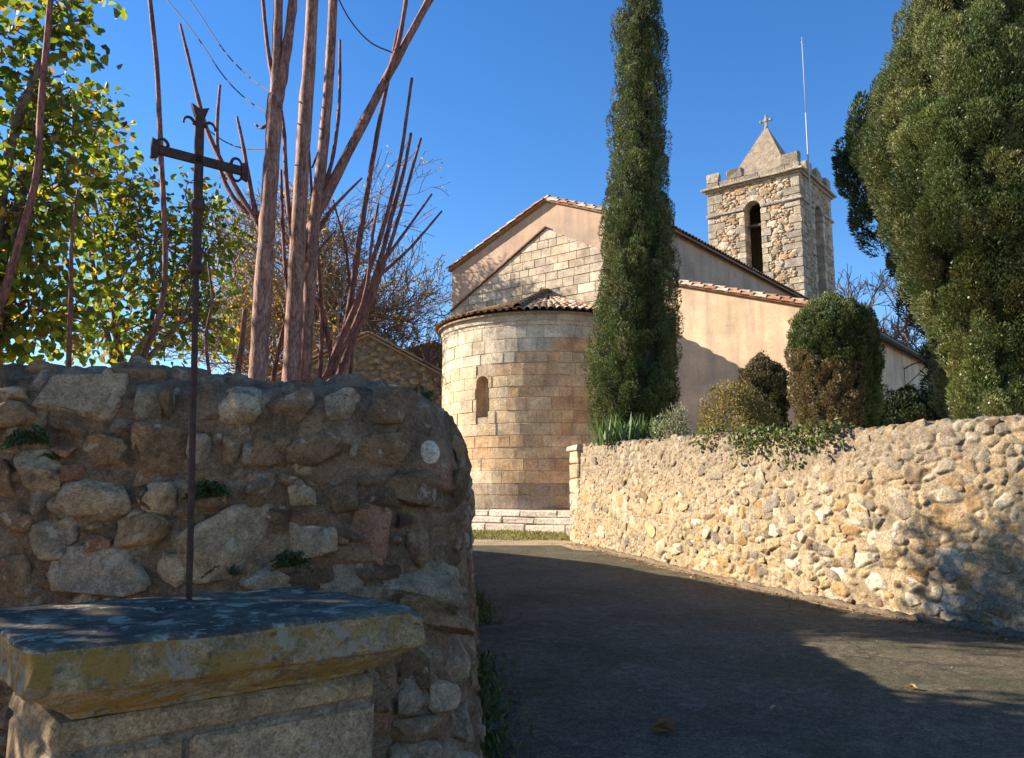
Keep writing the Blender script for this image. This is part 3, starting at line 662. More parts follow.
# ================================================================== CHURCH
PHI = math.radians(38.5); O2 = np.array([1.112, 25.0])
Ev = np.array([math.cos(PHI), -math.sin(PHI), 0]); Nv = np.array([math.sin(PHI), math.cos(PHI), 0])
ZB = .72
church = empty('church', (O2[0], O2[1], ZB), -PHI)
tag(church, 'old stone church with a round apse, plastered gable and tiled roofs', 'church')
def cb_(mb, name, mat, smooth=False, parent=None):
    mb.V = [v - np.array([0, 0, ZB]) for v in mb.V]; return mb.build(name, mat, parent or church, smooth)
def E3(e, n, z): return np.array([e, n, z], float)
RZ, LE, RE, LZ, RZE = 10.78, -4.06, 4.0, 9.22, 9.16
mb = MB(); prism(mb, [E3(LE, 0, .5), E3(LE, 0, LZ), E3(0, 0, RZ), E3(RE, 0, RZE), E3(RE, 0, .5)], (0, 24, 0)); cb_(mb, 'nave_wall', M['plaster'])
# blocks clipped to a region on the east face
def face_blocks(mb, region, x0, x1, z0, z1, ch, bw, cols, place, depth, r, gap=.012, joints=None):
    z = z0
    while z < z1:
        h = r.uniform(*ch); x = x0 - r.uniform(0, .5)
        while x < x1:
            w = r.uniform(*bw); p = clip([(x + gap, z + gap), (x + w - gap, z + gap), (x + w - gap, z + h - gap), (x + gap, z + h - gap)], region(x + w / 2, z + h / 2))
            if len(p) > 2:
                pr = r.uniform(0, .02); prism(mb, [place(q, -pr) for q in p][::-1], place((0, 0), depth) - place((0, 0), -pr), pick(cols(x + w / 2, z + h / 2), 1, r, .1)[0])
            x += w
        z += h
old = MB(); r = np.random.default_rng(61)
gable = lambda x, z: [(-.53, 1, 9.90), (.53, 1, 9.90), (-1, 0, 4.05), (1, 0, 3.98)]
cols = lambda x, z: [(.57, .46, .32), (.53, .42, .285), (.60, .49, .355), (.50, .39, .265), (.50, .41, .30)]
face_blocks(old, gable, -4.1, 4.0, 5.6, 9.95, (.24, .33), (.3, .72), cols, lambda q, d: E3(q[0], -.045 + d, q[1]), .06, r)
prism(old, [E3(*p) for p in ((-4.05, -.03, 5.6), (-4.05, -.03, 7.75), (0, -.03, 9.9), (3.98, -.03, 7.79), (3.98, -.03, 5.6))], (0, .025, 0), (.38, .30, .21))
cb_(old, 'old_gable_masonry', M['ashlar'])
led = MB()
for s in (-1,):
    a, b = E3(s * 4.05, -.06, 7.79), E3(0, -.06, 9.94); d = unit(b - a); up = np.cross(d, (0, 1, 0)); up = up if up[2] > 0 else -up
    box(led, (a + b) / 2 + up * .02, (np.linalg.norm(b - a) / 2, .055, .02), d, (0, 1, 0), up, (.24, .15, .10))
cb_(led, 'drip_ledge', M['tile'])
# oculus above the apse roof
oc = MB(); c = E3(-.1, -.12, 7.86); a = np.linspace(0, 2 * np.pi, 25)
tube(oc, [c + E3(.14 * math.cos(t), 0, .14 * math.sin(t)) for t in a], .03, 6, (.40, .29, .19)); 
prism(oc, [c + E3(.13 * math.cos(t), .05, .13 * math.sin(t)) for t in a[:-1]], (0, .04, 0), (.26, .17, .11)); cb_(oc, 'oculus', M['ashlar'], False)

TC = [(.42, .20, .11), (.47, .26, .15), (.50, .34, .21), (.36, .17, .10), (.44, .30, .19), (.30, .17, .11)]
def half_tile(mb, p, d, up, L, r0, r1, col, seg=6, th=.014):
    """barrel tile (convex up) from p along d"""
    d = unit(d); side = unit(np.cross(d, up)); up = np.cross(side, d); V = []; a = np.linspace(0, math.pi, seg + 1)
    for (q, rad) in ((p, r0), (p + d * L, r1)):
        for rr_ in (rad, rad - th):
            for t in a: V.append(q + side * rr_ * math.cos(t) + up * rr_ * math.sin(t) * .85)
    k = seg + 1; F = []
    for i in range(seg):
        F += [[i, i + 1, 2 * k + i + 1, 2 * k + i], [k + i + 1, k + i, 3 * k + i, 3 * k + i + 1], [i + 1, i, k + i, k + i + 1], [2 * k + i, 2 * k + i + 1, 3 * k + i + 1, 3 * k + i]]
    F += [[0, 2 * k, 3 * k, k], [seg, k + seg, 3 * k + seg, 2 * k + seg]]
    mb.add(V, F, col)
def tile_roof(mb, a, b, d, up, L, r, sp=.21, cols=TC, long=1.2):
    """tile columns: eave from a to b, running up along d for L"""
    n = int(np.linalg.norm(b - a) / sp); 
    for i in range(n + 1):
        p = a + (b - a) * (i / n); x = -.04
        while x < L:
            l = min(long if x > .5 else .42, L - x + .05); half_tile(mb, p + d * x + up * r.uniform(0, .012), d, up, l, .095, .08, pick(cols, 1, r, .14)[0], 5); x += l * .9
def slab(mb, pts, th, col=(.30, .2, .13)): prism(mb, pts, (0, 0, -th), col)
r = np.random.default_rng(9)
nr = MB(); dS = unit(E3(4.06, 0, RZ - LZ)); dN = unit(E3(-4.0, 0, RZ - RZE)); upS = np.cross(dS, (0, -1, 0)); upN = np.cross(dN, (0, 1, 0))
upS = upS if upS[2] > 0 else -upS; upN = upN if upN[2] > 0 else -upN
eS, eN = E3(LE, 0, LZ) - dS * .07 + upS * .03, E3(RE, 0, RZE) - dN * .22 + upN * .03; rg = E3(0, 0, RZ + .03)
slab(nr, [eS + E3(0, -.1, .03), eS + E3(0, 24.1, .03), rg + E3(0, 24.1, .03), rg + E3(0, -.1, .03)], .05); slab(nr, [eN + E3(0, -.1, .03), rg + E3(0, -.1, .03), rg + E3(0, 24.1, .03), eN + E3(0, 24.1, .03)], .05)
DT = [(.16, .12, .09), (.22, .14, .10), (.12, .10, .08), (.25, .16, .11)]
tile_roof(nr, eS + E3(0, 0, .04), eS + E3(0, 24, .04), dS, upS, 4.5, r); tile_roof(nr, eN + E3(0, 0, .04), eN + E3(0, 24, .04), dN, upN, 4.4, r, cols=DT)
for y in np.arange(.02, 24, .4): half_tile(nr, rg + E3(0, y, .05), E3(0, 1, .03), E3(0, 0, 1), .45, .12, .10, pick(TC, 1, r)[0])
cb_(nr, 'nave_roof', M['tile'])
def verge(name, a, b, y, up):
    mb = MB(); d = unit(b - a); L = np.linalg.norm(b - a); x = 0; k = 0
    while x < L - .42:
        for rw_, (yy, dz) in enumerate(((y - .02, .05), (y + .1, .11))):
            half_tile(mb, a + d * (x + rw_ * .17) + E3(0, yy, 0) + up * (dz + .0), d + up * .05 * -1, up, .46, .105, .085, pick([(.46, .25, .15), (.52, .38, .26), (.40, .19, .11), (.55, .44, .32)], 1, r, .12)[0])
        x += .36; k += 1
    box(mb, (a + b) / 2 + E3(0, y + .06, 0) + up * .02, (L / 2, .10, .022), d, (0, 1, 0), up, (.36, .22, .14))
    return cb_(mb, name, M['tile'])
verge('verge_tiles', eS, rg, -.10, upS); verge('verge_tiles', eN, rg, -.10, upN)

# apse
AC, AR = np.array([0, -.3]), 3.05
def ap(th, rad, z): return E3(AC[0] + rad * math.sin(th), AC[1] - rad * math.cos(th), z)
def apse_theta(u, v=400):
    dl = np.array([(at(u, v, 1) - _C) @ Ev, (at(u, v, 1) - _C) @ Nv]); ol = np.array([(_C - np.array([*O2, 0])) @ Ev, (_C - np.array([*O2, 0])) @ Nv]) - AC
    A, B, Cq = dl @ dl, 2 * dl @ ol, ol @ ol - AR ** 2; t = (-B - math.sqrt(B * B - 4 * A * Cq)) / 2 / A; p = ol + dl * t
    return math.atan2(p[0], -p[1]), (at(u, v, 1) - _C)[2] * t + CZ
wt, _ = apse_theta(482); WZ0, WZ1 = apse_theta(482, 417)[1], apse_theta(482, 376)[1]; ww = .21
r = np.random.default_rng(17); aw = MB(); TH = math.radians(105); z = 1.22; courses = []
while z < 6.2: h = min(r.uniform(.29, .37), 6.25 - z + .02); courses.append((z, h)); z += h
pale = [(.60, .50, .36), (.57, .465, .325), (.62, .52, .38)]; tan_ = [(.58, .43, .25), (.56, .41, .235), (.60, .46, .29), (.57, .44, .285)]
rus = [(.62, .40, .205), (.64, .425, .23), (.61, .385, .205), (.63, .44, .25), (.62, .405, .235), (.61, .36, .185), (.64, .455, .265)]
tjoin = apse_theta(508)[0]; edge = 0
def apse_cols(th, z, ci):
    n = len(courses) - ci
    if n <= 3 + (1 if th < tjoin + .12 else 0) - (1 if th > tjoin + .35 else 0): return pale if th < tjoin + .3 or n <= 2 else [(.52, .43, .31), (.55, .45, .32)]
    if ci <= 1: return [(.38, .29, .20), (.42, .30, .19), (.34, .27, .2)]
    if th < tjoin - .05 - .02 * (ci % 3): return tan_ if ci > 5 else tan_ + rus[:3]
    return rus
def curved_block(mb, t0, t1, z0, z1, rad, col, b=.009):
    """block with rounded arrises on the drum"""
    n = 3; ts = np.linspace(t0, t1, n); V = []; 
    for t in ts:
        V += [ap(t, rad - .12, z0), ap(t, rad - b, z0), ap(t, rad, z0 + b), ap(t, rad, z1 - b), ap(t, rad - b, z1), ap(t, rad - .12, z1)]
    F = []
    for i in range(n - 1):
        for j in range(5): F.append([i * 6 + j, (i + 1) * 6 + j, (i + 1) * 6 + j + 1, i * 6 + j + 1])
    F += [[5, 4, 3, 2, 1, 0], [(n - 1) * 6 + j for j in range(6)]]
    mb.add(V, F, col)
for ci, (z, h) in enumerate(courses):
    t = -TH - r.uniform(0, .1); g = .0012
    while t < TH:
        w = r.uniform(.28, .68) / AR; a, b = t + g, t + w - g; rad = AR + r.uniform(-.012, .012); col = pick(apse_cols(t + w / 2, z, ci), 1, r, .06)[0]
        zz0, zz1 = z + .004 + abs(r.normal()) * .004, z + h - .004 - abs(r.normal()) * .004; l, q = wt - ww / AR, wt + ww / AR
        if zz1 > WZ0 and zz0 < WZ1 + .02 and b > l and a < q:
            if a < l - .02: curved_block(aw, a, l, zz0, zz1, rad, col)
            if b > q + .02: curved_block(aw, q, b, zz0, zz1, rad, col)
        else: curved_block(aw, a, b, zz0, zz1, rad, col)
        t += w
tt = sorted(set(list(np.linspace(-TH, TH, 60)) + [wt - ww / AR, wt + ww / AR])); zz = [1.2, WZ0, WZ1 + .02, 6.3]
for i in range(len(tt) - 1):
    for j in range(3):
        if j == 1 and tt[i] > wt - ww / AR - 1e-6 and tt[i + 1] < wt + ww / AR + 1e-6: continue
        aw.add([ap(tt[i], AR - .017, zz[j]), ap(tt[i + 1], AR - .017, zz[j]), ap(tt[i + 1], AR - .017, zz[j + 1]), ap(tt[i], AR - .017, zz[j + 1])], [[0, 1, 2, 3]], (.45, .35, .235))
cb_(aw, 'apse_wall', M['ashlar'])
# blind round-headed window
wn = MB(); zs = WZ1 - ww; a = np.linspace(0, math.pi, 15); K = [(-ww * math.cos(x), zs + ww * math.sin(x)) for x in a]
wp = lambda s, z, rad: ap(wt + s / AR, rad, z)
for i in range(14):                                          # spandrels, reveal and back of the niche
    (s0, z0), (s1, z1) = K[i], K[i + 1]
    wn.add([wp(s0, z0, AR), wp(s1, z1, AR), wp(s1, WZ1 + .03, AR), wp(s0, WZ1 + .03, AR)], [[0, 1, 2, 3]], (.50, .37, .22))
    wn.add([wp(s0, z0, AR), wp(s1, z1, AR), wp(s1 * .8, z1 - .03, AR - .3), wp(s0 * .8, z0 - .03, AR - .3)], [[0, 1, 2, 3]], (.48, .34, .2))
for s in (-1, 1): wn.add([wp(s * ww, WZ0, AR), wp(s * ww, zs, AR), wp(s * ww * .8, zs - .03, AR - .3), wp(s * ww * .8, WZ0, AR - .3)], [[0, 1, 2, 3]], (.48, .34, .2))
wn.add([wp(-ww, WZ0, AR), wp(ww, WZ0, AR), wp(ww, WZ0 + .03, AR - .31), wp(-ww, WZ0 + .03, AR - .31)], [[0, 1, 2, 3]], (.48, .36, .24))
wn.add([wp(-ww, WZ0, AR - .3), wp(ww, WZ0, AR - .3), wp(ww, WZ1, AR - .3), wp(-ww, WZ1, AR - .3)], [[0, 1, 2, 3]], (.45, .31, .18))
cb_(wn, 'blind_window', M['ashlar'])
def ring(name, mat, rad, z0, z1, col, t=TH, n=70, inner=.5):
    mb = MB(); V = []
    for x in np.linspace(-t, t, n): V += [ap(x, rad - inner, z0), ap(x, rad, z0), ap(x, rad, z1), ap(x, rad - inner, z1)]
    F = [[i * 4 + j, (i + 1) * 4 + j, (i + 1) * 4 + (j + 1) % 4, i * 4 + (j + 1) % 4] for i in range(n - 1) for j in range(4)] + [[0, 1, 2, 3], [4 * n - 1, 4 * n - 2, 4 * n - 3, 4 * n - 4]]
    mb.add(V, F, col); return mb
mb = ring('c', None, AR + .035, 6.26, 6.42, (.50, .42, .31)); mb2 = ring('c', None, AR + .07, 6.425, 6.48, (.48, .38, .26))
mb.V += [mb2.V[0]]; mb.F.append(mb2.F[0] + mb.n); mb.F += [f + mb.n for f in mb2.F[1:]]; mb.Cc += mb2.Cc; mb.M += mb2.M; mb.n += mb2.n
cb_(mb, 'apse_cornice', M['ashlar'])
pl = MB(); r = np.random.default_rng(23)
for ny0, z0, z1 in ((-3.92, .5, .86), (-3.82, .86, 1.03), (-3.72, 1.03, 1.2)):
    x = -4.2
    while x < 4.0:
        w = r.uniform(.7, 1.3); box(pl, E3(x + w / 2, ny0 + 1.5 + r.uniform(-.008, .008), (z0 + z1) / 2), (w / 2 - .004, 1.5, (z1 - z0) / 2 - .003), col=pick([(.50, .43, .34), (.54, .47, .37), (.47, .40, .31)], 1, r, .05)[0], bev=.03, jit=.008, r=r); x += w
cb_(pl, 'apse_plinth', M['step_stone'])
# apse roof: radial courses of barrel tiles
rf = MB(); r = np.random.default_rng(29); apex = E3(0, -.06, 7.72); RE_ = AR + .19; ZE = 6.48
nth = 54; hip = apse_theta(519, 318)[0]
V = [apex] + [ap(t, RE_ - .05, ZE) for t in np.linspace(-TH, TH, 50)] + [ap(t, RE_ - .05, ZE - .05) for t in np.linspace(-TH, TH, 50)]
rf.add(V, [[0, 1 + i, 2 + i] for i in range(49)] + [[1 + i, 51 + i, 52 + i, 2 + i] for i in range(49)] + [[0, 2 + i + 50, 1 + i + 50] for i in range(49)], (.26, .18, .12))
for k in range(nth):
    t = -TH + 2 * TH * (k + .5) / nth; e = ap(t, RE_, ZE + .035); d = apex + E3(0, 0, .06) - e; L = np.linalg.norm(d); d = d / L; s = unit(np.cross(d, (0, 0, 1))); up = np.cross(s, d)
    stop = L * (.45 if k % 2 else .72 if k % 4 == 2 else .93); x = 0
    while x < stop:
        mossy = t < hip
        c = pick([(.33, .20, .085), (.40, .245, .10), (.26, .17, .09), (.45, .25, .12), (.36, .25, .12)] if mossy else [(.46, .25, .14), (.55, .42, .28), (.58, .47, .34), (.42, .22, .13), (.5, .33, .2)], 1, r, .14)[0]
        w = (1 - x / L); q = .098 * max(.55, min(1, w * 1.35 if k % 2 == 0 else w * 1.2))
        half_tile(rf, e + d * (x - .02) + up * (.012 + r.uniform(0, .014)) + s * r.normal() * .008, d - up * .035, up, .44, q, q * .84, c); x += .33
e = ap(hip, RE_, ZE + .12); d = apex + E3(0, 0, .15) - e; L = np.linalg.norm(d); d /= L; s = unit(np.cross(d, (0, 0, 1))); up = np.cross(s, d)
for x in np.arange(0, L - .2, .34): half_tile(rf, e + d * x, d - up * .03, up, .42, .13, .11, pick([(.11, .085, .07), (.14, .10, .08)], 1, r)[0])
cb_(rf, 'apse_roof', M['tile'])

# north aisle
AE, AZ = 8.55, 6.02; AT = 7.47
mb = MB(); prism(mb, [E3(3.93, 0, .5), E3(3.93, 0, AT + .02), E3(AE, 0, AZ), E3(AE, 0, .5)], (0, 17, 0)); mb.V[0] = mb.V[0] + E3(0, -.02, 0); cb_(mb, 'aisle_wall', M['plaster2'])
ar = MB(); dA = unit(E3(-(AE - 3.93), 0, AT - AZ)); upA = np.cross(dA, (0, 1, 0)); upA = upA if upA[2] > 0 else -upA
eA = E3(AE, 0, AZ) - dA * .2 + upA * .03; tA = E3(3.98, 0, AT) + upA * .03
slab(ar, [eA + E3(0, -.1, .03), tA + E3(0, -.1, .03), tA + E3(0, 17, .03), eA + E3(0, 17, .03)], .05)
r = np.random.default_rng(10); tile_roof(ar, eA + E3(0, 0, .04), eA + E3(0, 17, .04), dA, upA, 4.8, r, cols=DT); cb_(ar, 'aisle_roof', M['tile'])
verge('verge_tiles', eA, tA, -.12, upA)
gt = MB(); half_tile(gt, eA + E3(.06, -.05, -.02), E3(0, 1, 0), E3(0, 0, -1), 17, .09, .09, (1, 1, 1), 8, .01); cb_(gt, 'gutter', M['dark_metal'])
lp = empty('wall_lamp', tuple(np.array([*O2, 0]) + Ev * AE + Nv * 7.0 + np.array([0, 0, 5.1])), -PHI); tag(lp, 'small bracket lamp with a white shade on the shaded side wall', 'lamp')
mb = MB(); tube(mb, smooth_path([(0, 0, .35), (.35, 0, .5), (.75, 0, .45), (.95, 0, .18)], 14), .02, 6); tube(mb, [(0, 0, -.25), (0, 0, .4)], .02, 6); tube(mb, smooth_path([(0, 0, -.2), (.4, 0, .15), (.7, 0, .46)], 8), .014, 6); mb.build('bracket', M['wire'], lp)
mb = MB(); a = np.linspace(0, 1, 8); V = [(.95 + q * math.cos(t), q * math.sin(t), z) for z, q in ((.2, .03), (.16, .07), (.06, .13), (.0, .19), (-.02, .19)) for t in np.linspace(0, 2 * np.pi, 12, endpoint=False)]
mb.add(V, [[i * 12 + j, i * 12 + (j + 1) % 12, (i + 1) * 12 + (j + 1) % 12, (i + 1) * 12 + j] for i in range(4) for j in range(12)], (.7, .7, .7)); lump(mb, (.95, 0, 0), np.eye(3) * .09, (.7, .7, .68), 2, 2, 1, 0); mb.build('shade', M['galv'], lp, True)

# ================================================================== BELL TOWER
TWc = np.array([1.38, 15.59]); TH2 = 2.11; TZ = 4.0; TCOR = 15.22
tw_o = empty('bell_tower', tuple(np.array([*O2, 0]) + Ev * TWc[0] + Nv * TWc[1] + np.array([0, 0, .75])), -PHI)
tag(tw_o, 'square stone bell tower with battlements and a pyramid spire', 'tower')
def tb(mb, name, mat, smooth=False):
    mb.V = [v - np.array([0, 0, .75]) for v in mb.V]; return mb.build(name, mat, tw_o, smooth)
OW, OZ0, OZ1 = .37, 9.6, 14.42; NW, NZ0, NZ1, NX = .55, 9.6, 14.35, .15
sf = MB(); g = (.36, .28, .19); w_ = .55
def arch_wall(mb, place, half, zb, zt, ow, oz0, oz1, th, cx=0, col=g):
    """wall panel with a round-headed opening; place(x,d,z)"""
    sp = oz1 - ow; a = np.linspace(math.pi, 0, 13); arc = [(cx + ow * math.cos(t), sp + ow * math.sin(t)) for t in a]
    def pr(poly): prism(mb, [place(x, 0, z) for x, z in poly], place(0, th, 0) - place(0, 0, 0), col)
    pr([(-half, zb), (cx - ow, zb), (cx - ow, sp), (cx - ow, zt), (-half, zt)]); pr([(cx + ow, zb), (half, zb), (half, zt), (cx + ow, zt), (cx + ow, sp)])
    for (x0, z0), (x1, z1) in zip(arc[:-1], arc[1:]): pr([(x0, z0), (x1, z1), (x1, zt), (x0, zt)])
    pr([(cx - ow, zb), (cx + ow, zb), (cx + ow, oz0), (cx - ow, oz0)])
I = TH2 - .04
fE = lambda x, d, z: E3(x, -I + d, z); fN = lambda x, d, z: E3(I - d, x, z)
arch_wall(sf, fE, I, .6, TCOR, OW, OZ0, OZ1, w_); arch_wall(sf, fN, I - w_ - .002, .6, TCOR, NW, NZ0, NZ1, w_, NX)
prism(sf, [E3(-I, I - w_, .6), E3(I, I - w_, .6), E3(I, I, .6), E3(-I, I, .6)], (0, 0, TCOR - .6), g); prism(sf, [E3(-I, -I + w_, .6), E3(-I + w_, -I + w_, .6), E3(-I + w_, I - w_, .6), E3(-I, I - w_, .6)], (0, 0, TCOR - .6), g)
prism(sf, [E3(-I, -I, TCOR + .001), E3(I, -I, TCOR + .001), E3(I, I, TCOR + .001), E3(-I, I, TCOR + .001)], (0, 0, .1), g)
prism(sf, [E3(-I + w_, -I + w_, 9.3), E3(I - w_, -I + w_, 9.3), E3(I - w_, I - w_, 9.3), E3(-I + w_, I - w_, 9.3)], (0, 0, .2), g)
tb(sf, 'shaft_wall', M['tower_stone'])
# north recess is walled up but for a slit
nb = MB(); 
for (x0, x1, z0, z1) in ((NX - NW, NX - .16, NZ0, NZ1), (NX + .16, NX + NW, NZ0, NZ1), (NX - .16, NX + .16, NZ0, 12.5), (NX - .16, NX + .16, 13.1, NZ1)):
    prism(nb, [E3(I - .35, x0, z0), E3(I - .35, x1, z0), E3(I - .35, x1, z1), E3(I - .35, x0, z1)], (-.15, 0, 0), (.30, .26, .21))
tb(nb, 'blocked_opening', M['grey_ashlar'])
bmv = MB(); box(bmv, E3(0, -I + .25, 13.35), (OW, .05, .05), col=(.1, .08, .06)); tb(bmv, 'beam', M['bark2']); bmv = MB()
box(bmv, E3(0, -I + .4, 10.9), (OW, .06, .08), col=(.2, .17, .14)); tb(bmv, 'beam', M['bark2'])
# dressed stone: quoins, jambs, voussoirs
qd = MB(); r = np.random.default_rng(33); GR = [(.39, .315, .22), (.36, .30, .22), (.45, .36, .25), (.33, .28, .215), (.49, .395, .27)]
occ = []
z = 8.3; k = 0
while z < TCOR - .05:
    h = min(r.uniform(.22, .44), TCOR - z)
    for (sx, sy) in ((-1, -1), (1, -1), (1, 1)):
        lx, ly = (.66, .4) if (k + (sx > 0)) % 2 else (.36, .7)
        lx *= r.uniform(.7, 1.3); ly *= r.uniform(.7, 1.3)
        box(qd, E3(sx * (TH2 - lx / 2), sy * (TH2 - ly / 2), z + h / 2), (lx / 2, ly / 2, h / 2 - .008), col=pick(GR, 1, r, .1)[0], bev=.025, jit=.008, r=r)
        if sy < 0: occ.append(('E', sx * TH2 - (lx if sx > 0 else 0), sx * TH2 + (0 if sx > 0 else lx), z, z + h))
        if sx > 0: occ.append(('N', sy * TH2 - (ly if sy > 0 else 0), sy * TH2 + (0 if sy > 0 else ly), z, z + h))
    if z < OZ1 - OW - .1:
        for s in (-1, 1):
            l = (.42, .25)[(k + (s > 0)) % 2] * r.uniform(.9, 1.2)
            box(qd, E3(s * (OW + l / 2 - .01), -TH2 + .28, z + h / 2), (l / 2, .30, h / 2 - .007), col=pick(GR + [(.52, .44, .33)], 1, r, .08)[0], bev=.02, jit=.006, r=r); occ.append(('E', min(s * OW, s * (OW + l)), max(s * OW, s * (OW + l)), z, z + h))
            l = (.40, .24)[(k + (s > 0)) % 2]
            box(qd, E3(TH2 - .26, NX + s * (NW + l / 2 - .01), z + h / 2), (.28, l / 2, h / 2 - .007), col=pick(GR, 1, r, .1)[0], bev=.02, jit=.006, r=r); occ.append(('N', NX + min(s * NW, s * (NW + l)), NX + max(s * NW, s * (NW + l)), z, z + h))
    z += h; k += 1
def voussoirs(place, ow, oz1, cx, n=9, t=.24):
    sp = oz1 - ow
    for i in range(n):
        a0, a1 = math.pi * i / n + .015, math.pi * (i + 1) / n - .015
        P = [(cx + q * math.cos(a), sp + q * math.sin(a)) for q, a in ((ow - .008, a0), (ow + t, a0), (ow + t, a1), (ow - .008, a1))]
        prism(qd, [place(x, -.065, z) for x, z in P], place(0, .55, 0) - place(0, 0, 0), pick(GR + [(.55, .47, .36)], 1, r, .08)[0])
voussoirs(fE, OW, OZ1, 0); voussoirs(fN, NW, NZ1, NX)
tb(qd, 'dressed_stone', M['grey_ashlar'])
rb = MB(); OC = [(.43, .325, .20), (.47, .37, .24), (.36, .26, .155), (.44, .355, .25), (.32, .25, .175), (.46, .39, .29), (.38, .235, .13)]
def rubble(face, n, amin, amax, zlo, hi):
    done = []; cellsR = {}
    for _ in range(n):
        x, z = r.uniform(-2.05, 2.05), r.uniform(zlo, hi); a = r.uniform(amin, amax); b = a * r.uniform(.45, .8)
        cx, ow, oz = (0, OW, OZ1) if face == 'E' else (NX, NW, NZ1)
        if abs(x - cx) < ow + a * .6 and z < oz - ow: continue
        if math.hypot(x - cx, max(0, z - (oz - ow))) < ow + .22: continue
        if any(f == face and x0 - a * .7 < x < x1 + a * .7 and z0 - b * .7 < z < z1 + b * .7 for f, x0, x1, z0, z1 in occ): continue
        c = (int(x / .3), int(z / .3)); bad = False
        for i in range(c[0] - 1, c[0] + 2):
            for j in range(c[1] - 1, c[1] + 2):
                for (px_, pz, pa_, pb) in cellsR.get((i, j), ()):
                    if ((x - px_) / (a + pa_)) ** 2 + ((z - pz) / (b + pb)) ** 2 < .85: bad = True; break
                if bad: break
            if bad: break
        if bad: continue
        cellsR.setdefault(c, []).append((x, z, a, b)); th = r.normal() * .2
        if face == 'E': A_, p = [E3(a * math.cos(th), 0, a * math.sin(th)), E3(-b * math.sin(th), 0, b * math.cos(th)), E3(0, -.05, 0)], E3(x, -I + .0, z)
        else: A_, p = [E3(0, a * math.cos(th), a * math.sin(th)), E3(0, -b * math.sin(th), b * math.cos(th)), E3(.05, 0, 0)], E3(I, x, z)
        cc = pick(OC, 1, r, .14)[0]
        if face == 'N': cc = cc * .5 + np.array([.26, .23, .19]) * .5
        lump(rb, p, A_, cc, int(r.integers(1e6)), 2, .65, .12)
for f in 'EN': rubble(f, 500, .16, .28, 8.3, TCOR); rubble(f, 2600, .08, .16, 8.3, TCOR); rubble(f, 4500, .045, .08, 8.3, TCOR)
o = tb(rb, 'rubble_infill', M['tower_stone'], True)
def square_band(mb, half, z0, z1, col, seg=.9, jit=.006):
    for (X, Y) in ((E3(1, 0, 0), E3(0, -1, 0)), (E3(0, 1, 0), E3(1, 0, 0)), (E3(-1, 0, 0), E3(0, 1, 0)), (E3(0, -1, 0), E3(-1, 0, 0))):
        n = int(2 * half / seg); 
        for i in range(n):
            x0, x1 = -half + 2 * half * i / n, -half + 2 * half * (i + 1) / n
            if i == 0 and abs(X[1]) > .5: x0 += .36 * 0
            box(mb, X * ((x0 + x1) / 2) + Y * (half - .15) + E3(0, 0, (z0 + z1) / 2), ((x1 - x0) / 2 - .004 - (.0), .15 + r.uniform(-.008, .008), (z1 - z0) / 2 + r.uniform(-.003, .003)), X, Y, Z3, pick(col, 1, r, .1)[0], bev=.02, jit=jit, r=r)
for (X, Y, c_, o_) in ((E3(1, 0, 0), E3(0, -1, 0), 0, OW), (E3(0, 1, 0), E3(1, 0, 0), NX, NW)):
    for (a, b) in ((-TH2 - .07, c_ - o_ - .02), (c_ + o_ + .02, TH2 + .07)):
        sc_ = MB(); box(sc_, X * (a + b) / 2 + Y * (TH2 - .02) + E3(0, 0, 14.1), ((b - a) / 2 - (.0 if X[0] else .003), .10, .06 + (.0 if X[0] else .004)), X, Y, Z3, (.36, .31, .25), bev=.02, jit=.006, r=r); tb(sc_, 'string_course', M['grey_ashlar'])
cn = MB(); square_band(cn, TH2 + .10, TCOR - .02, TCOR + .07, GR[:4]); square_band(cn, TH2 + .22, TCOR + .075, TCOR + .17, GR[:4]); tb(cn, 'cornice', M['grey_ashlar'])
PR = [(.30, .25, .185), (.26, .22, .17), (.34, .28, .2), (.24, .21, .165)]; pp = MB(); square_band(pp, TH2 + .02, TCOR + .18, TCOR + .42, PR, .55, .016); tb(pp, 'parapet', M['grey_ashlar'])
for (x, y, lx, ly, h) in ((-1.83, -1.98, .30, .15, .36), (-.78, -1.98, .36, .15, .30), (1.70, -1.98, .43, .16, .42), (1.98, -.75, .15, .32, .36), (1.98, .55, .15, .32, .36), (1.98, 1.83, .15, .30, .36), (-1.98, .2, .15, .35, .36), (-1.98, 1.83, .15, .3, .36), (0, 1.98, .35, .15, .36)):
    m_ = MB(); box(m_, E3(x, y, TCOR + .42 + (h + .12) / 2), (lx, ly, (h + .12) / 2), col=pick(PR, 1, r, .1)[0], bev=.04, jit=.022, r=r); tb(m_, 'merlon', M['grey_ashlar'])
sp_ = MB(); ctr = np.array([*O2, 0]) + Ev * TWc[0] + Nv * TWc[1]; zap = at(764, 127, ctr[1])[2]; hb_ = 1.52
n = 7; V = []; 
for i in range(n + 1):
    q = hb_ * (1 - i / n) + .03; V += [E3(-q, -q, TCOR + .2 + (zap - TCOR - .2) * i / n), E3(q, -q, TCOR + .2 + (zap - TCOR - .2) * i / n), E3(q, q, TCOR + .2 + (zap - TCOR - .2) * i / n), E3(-q, q, TCOR + .2 + (zap - TCOR - .2) * i / n)]
sp_.add(V, [[i * 4 + j, i * 4 + (j + 1) % 4, (i + 1) * 4 + (j + 1) % 4, (i + 1) * 4 + j] for i in range(n) for j in range(4)] + [[4 * n, 4 * n + 1, 4 * n + 2, 4 * n + 3]], (.29, .225, .16)); tb(sp_, 'spire', M['tower_stone'])
cx_ = MB(); c0 = E3(0, 0, zap - .05)
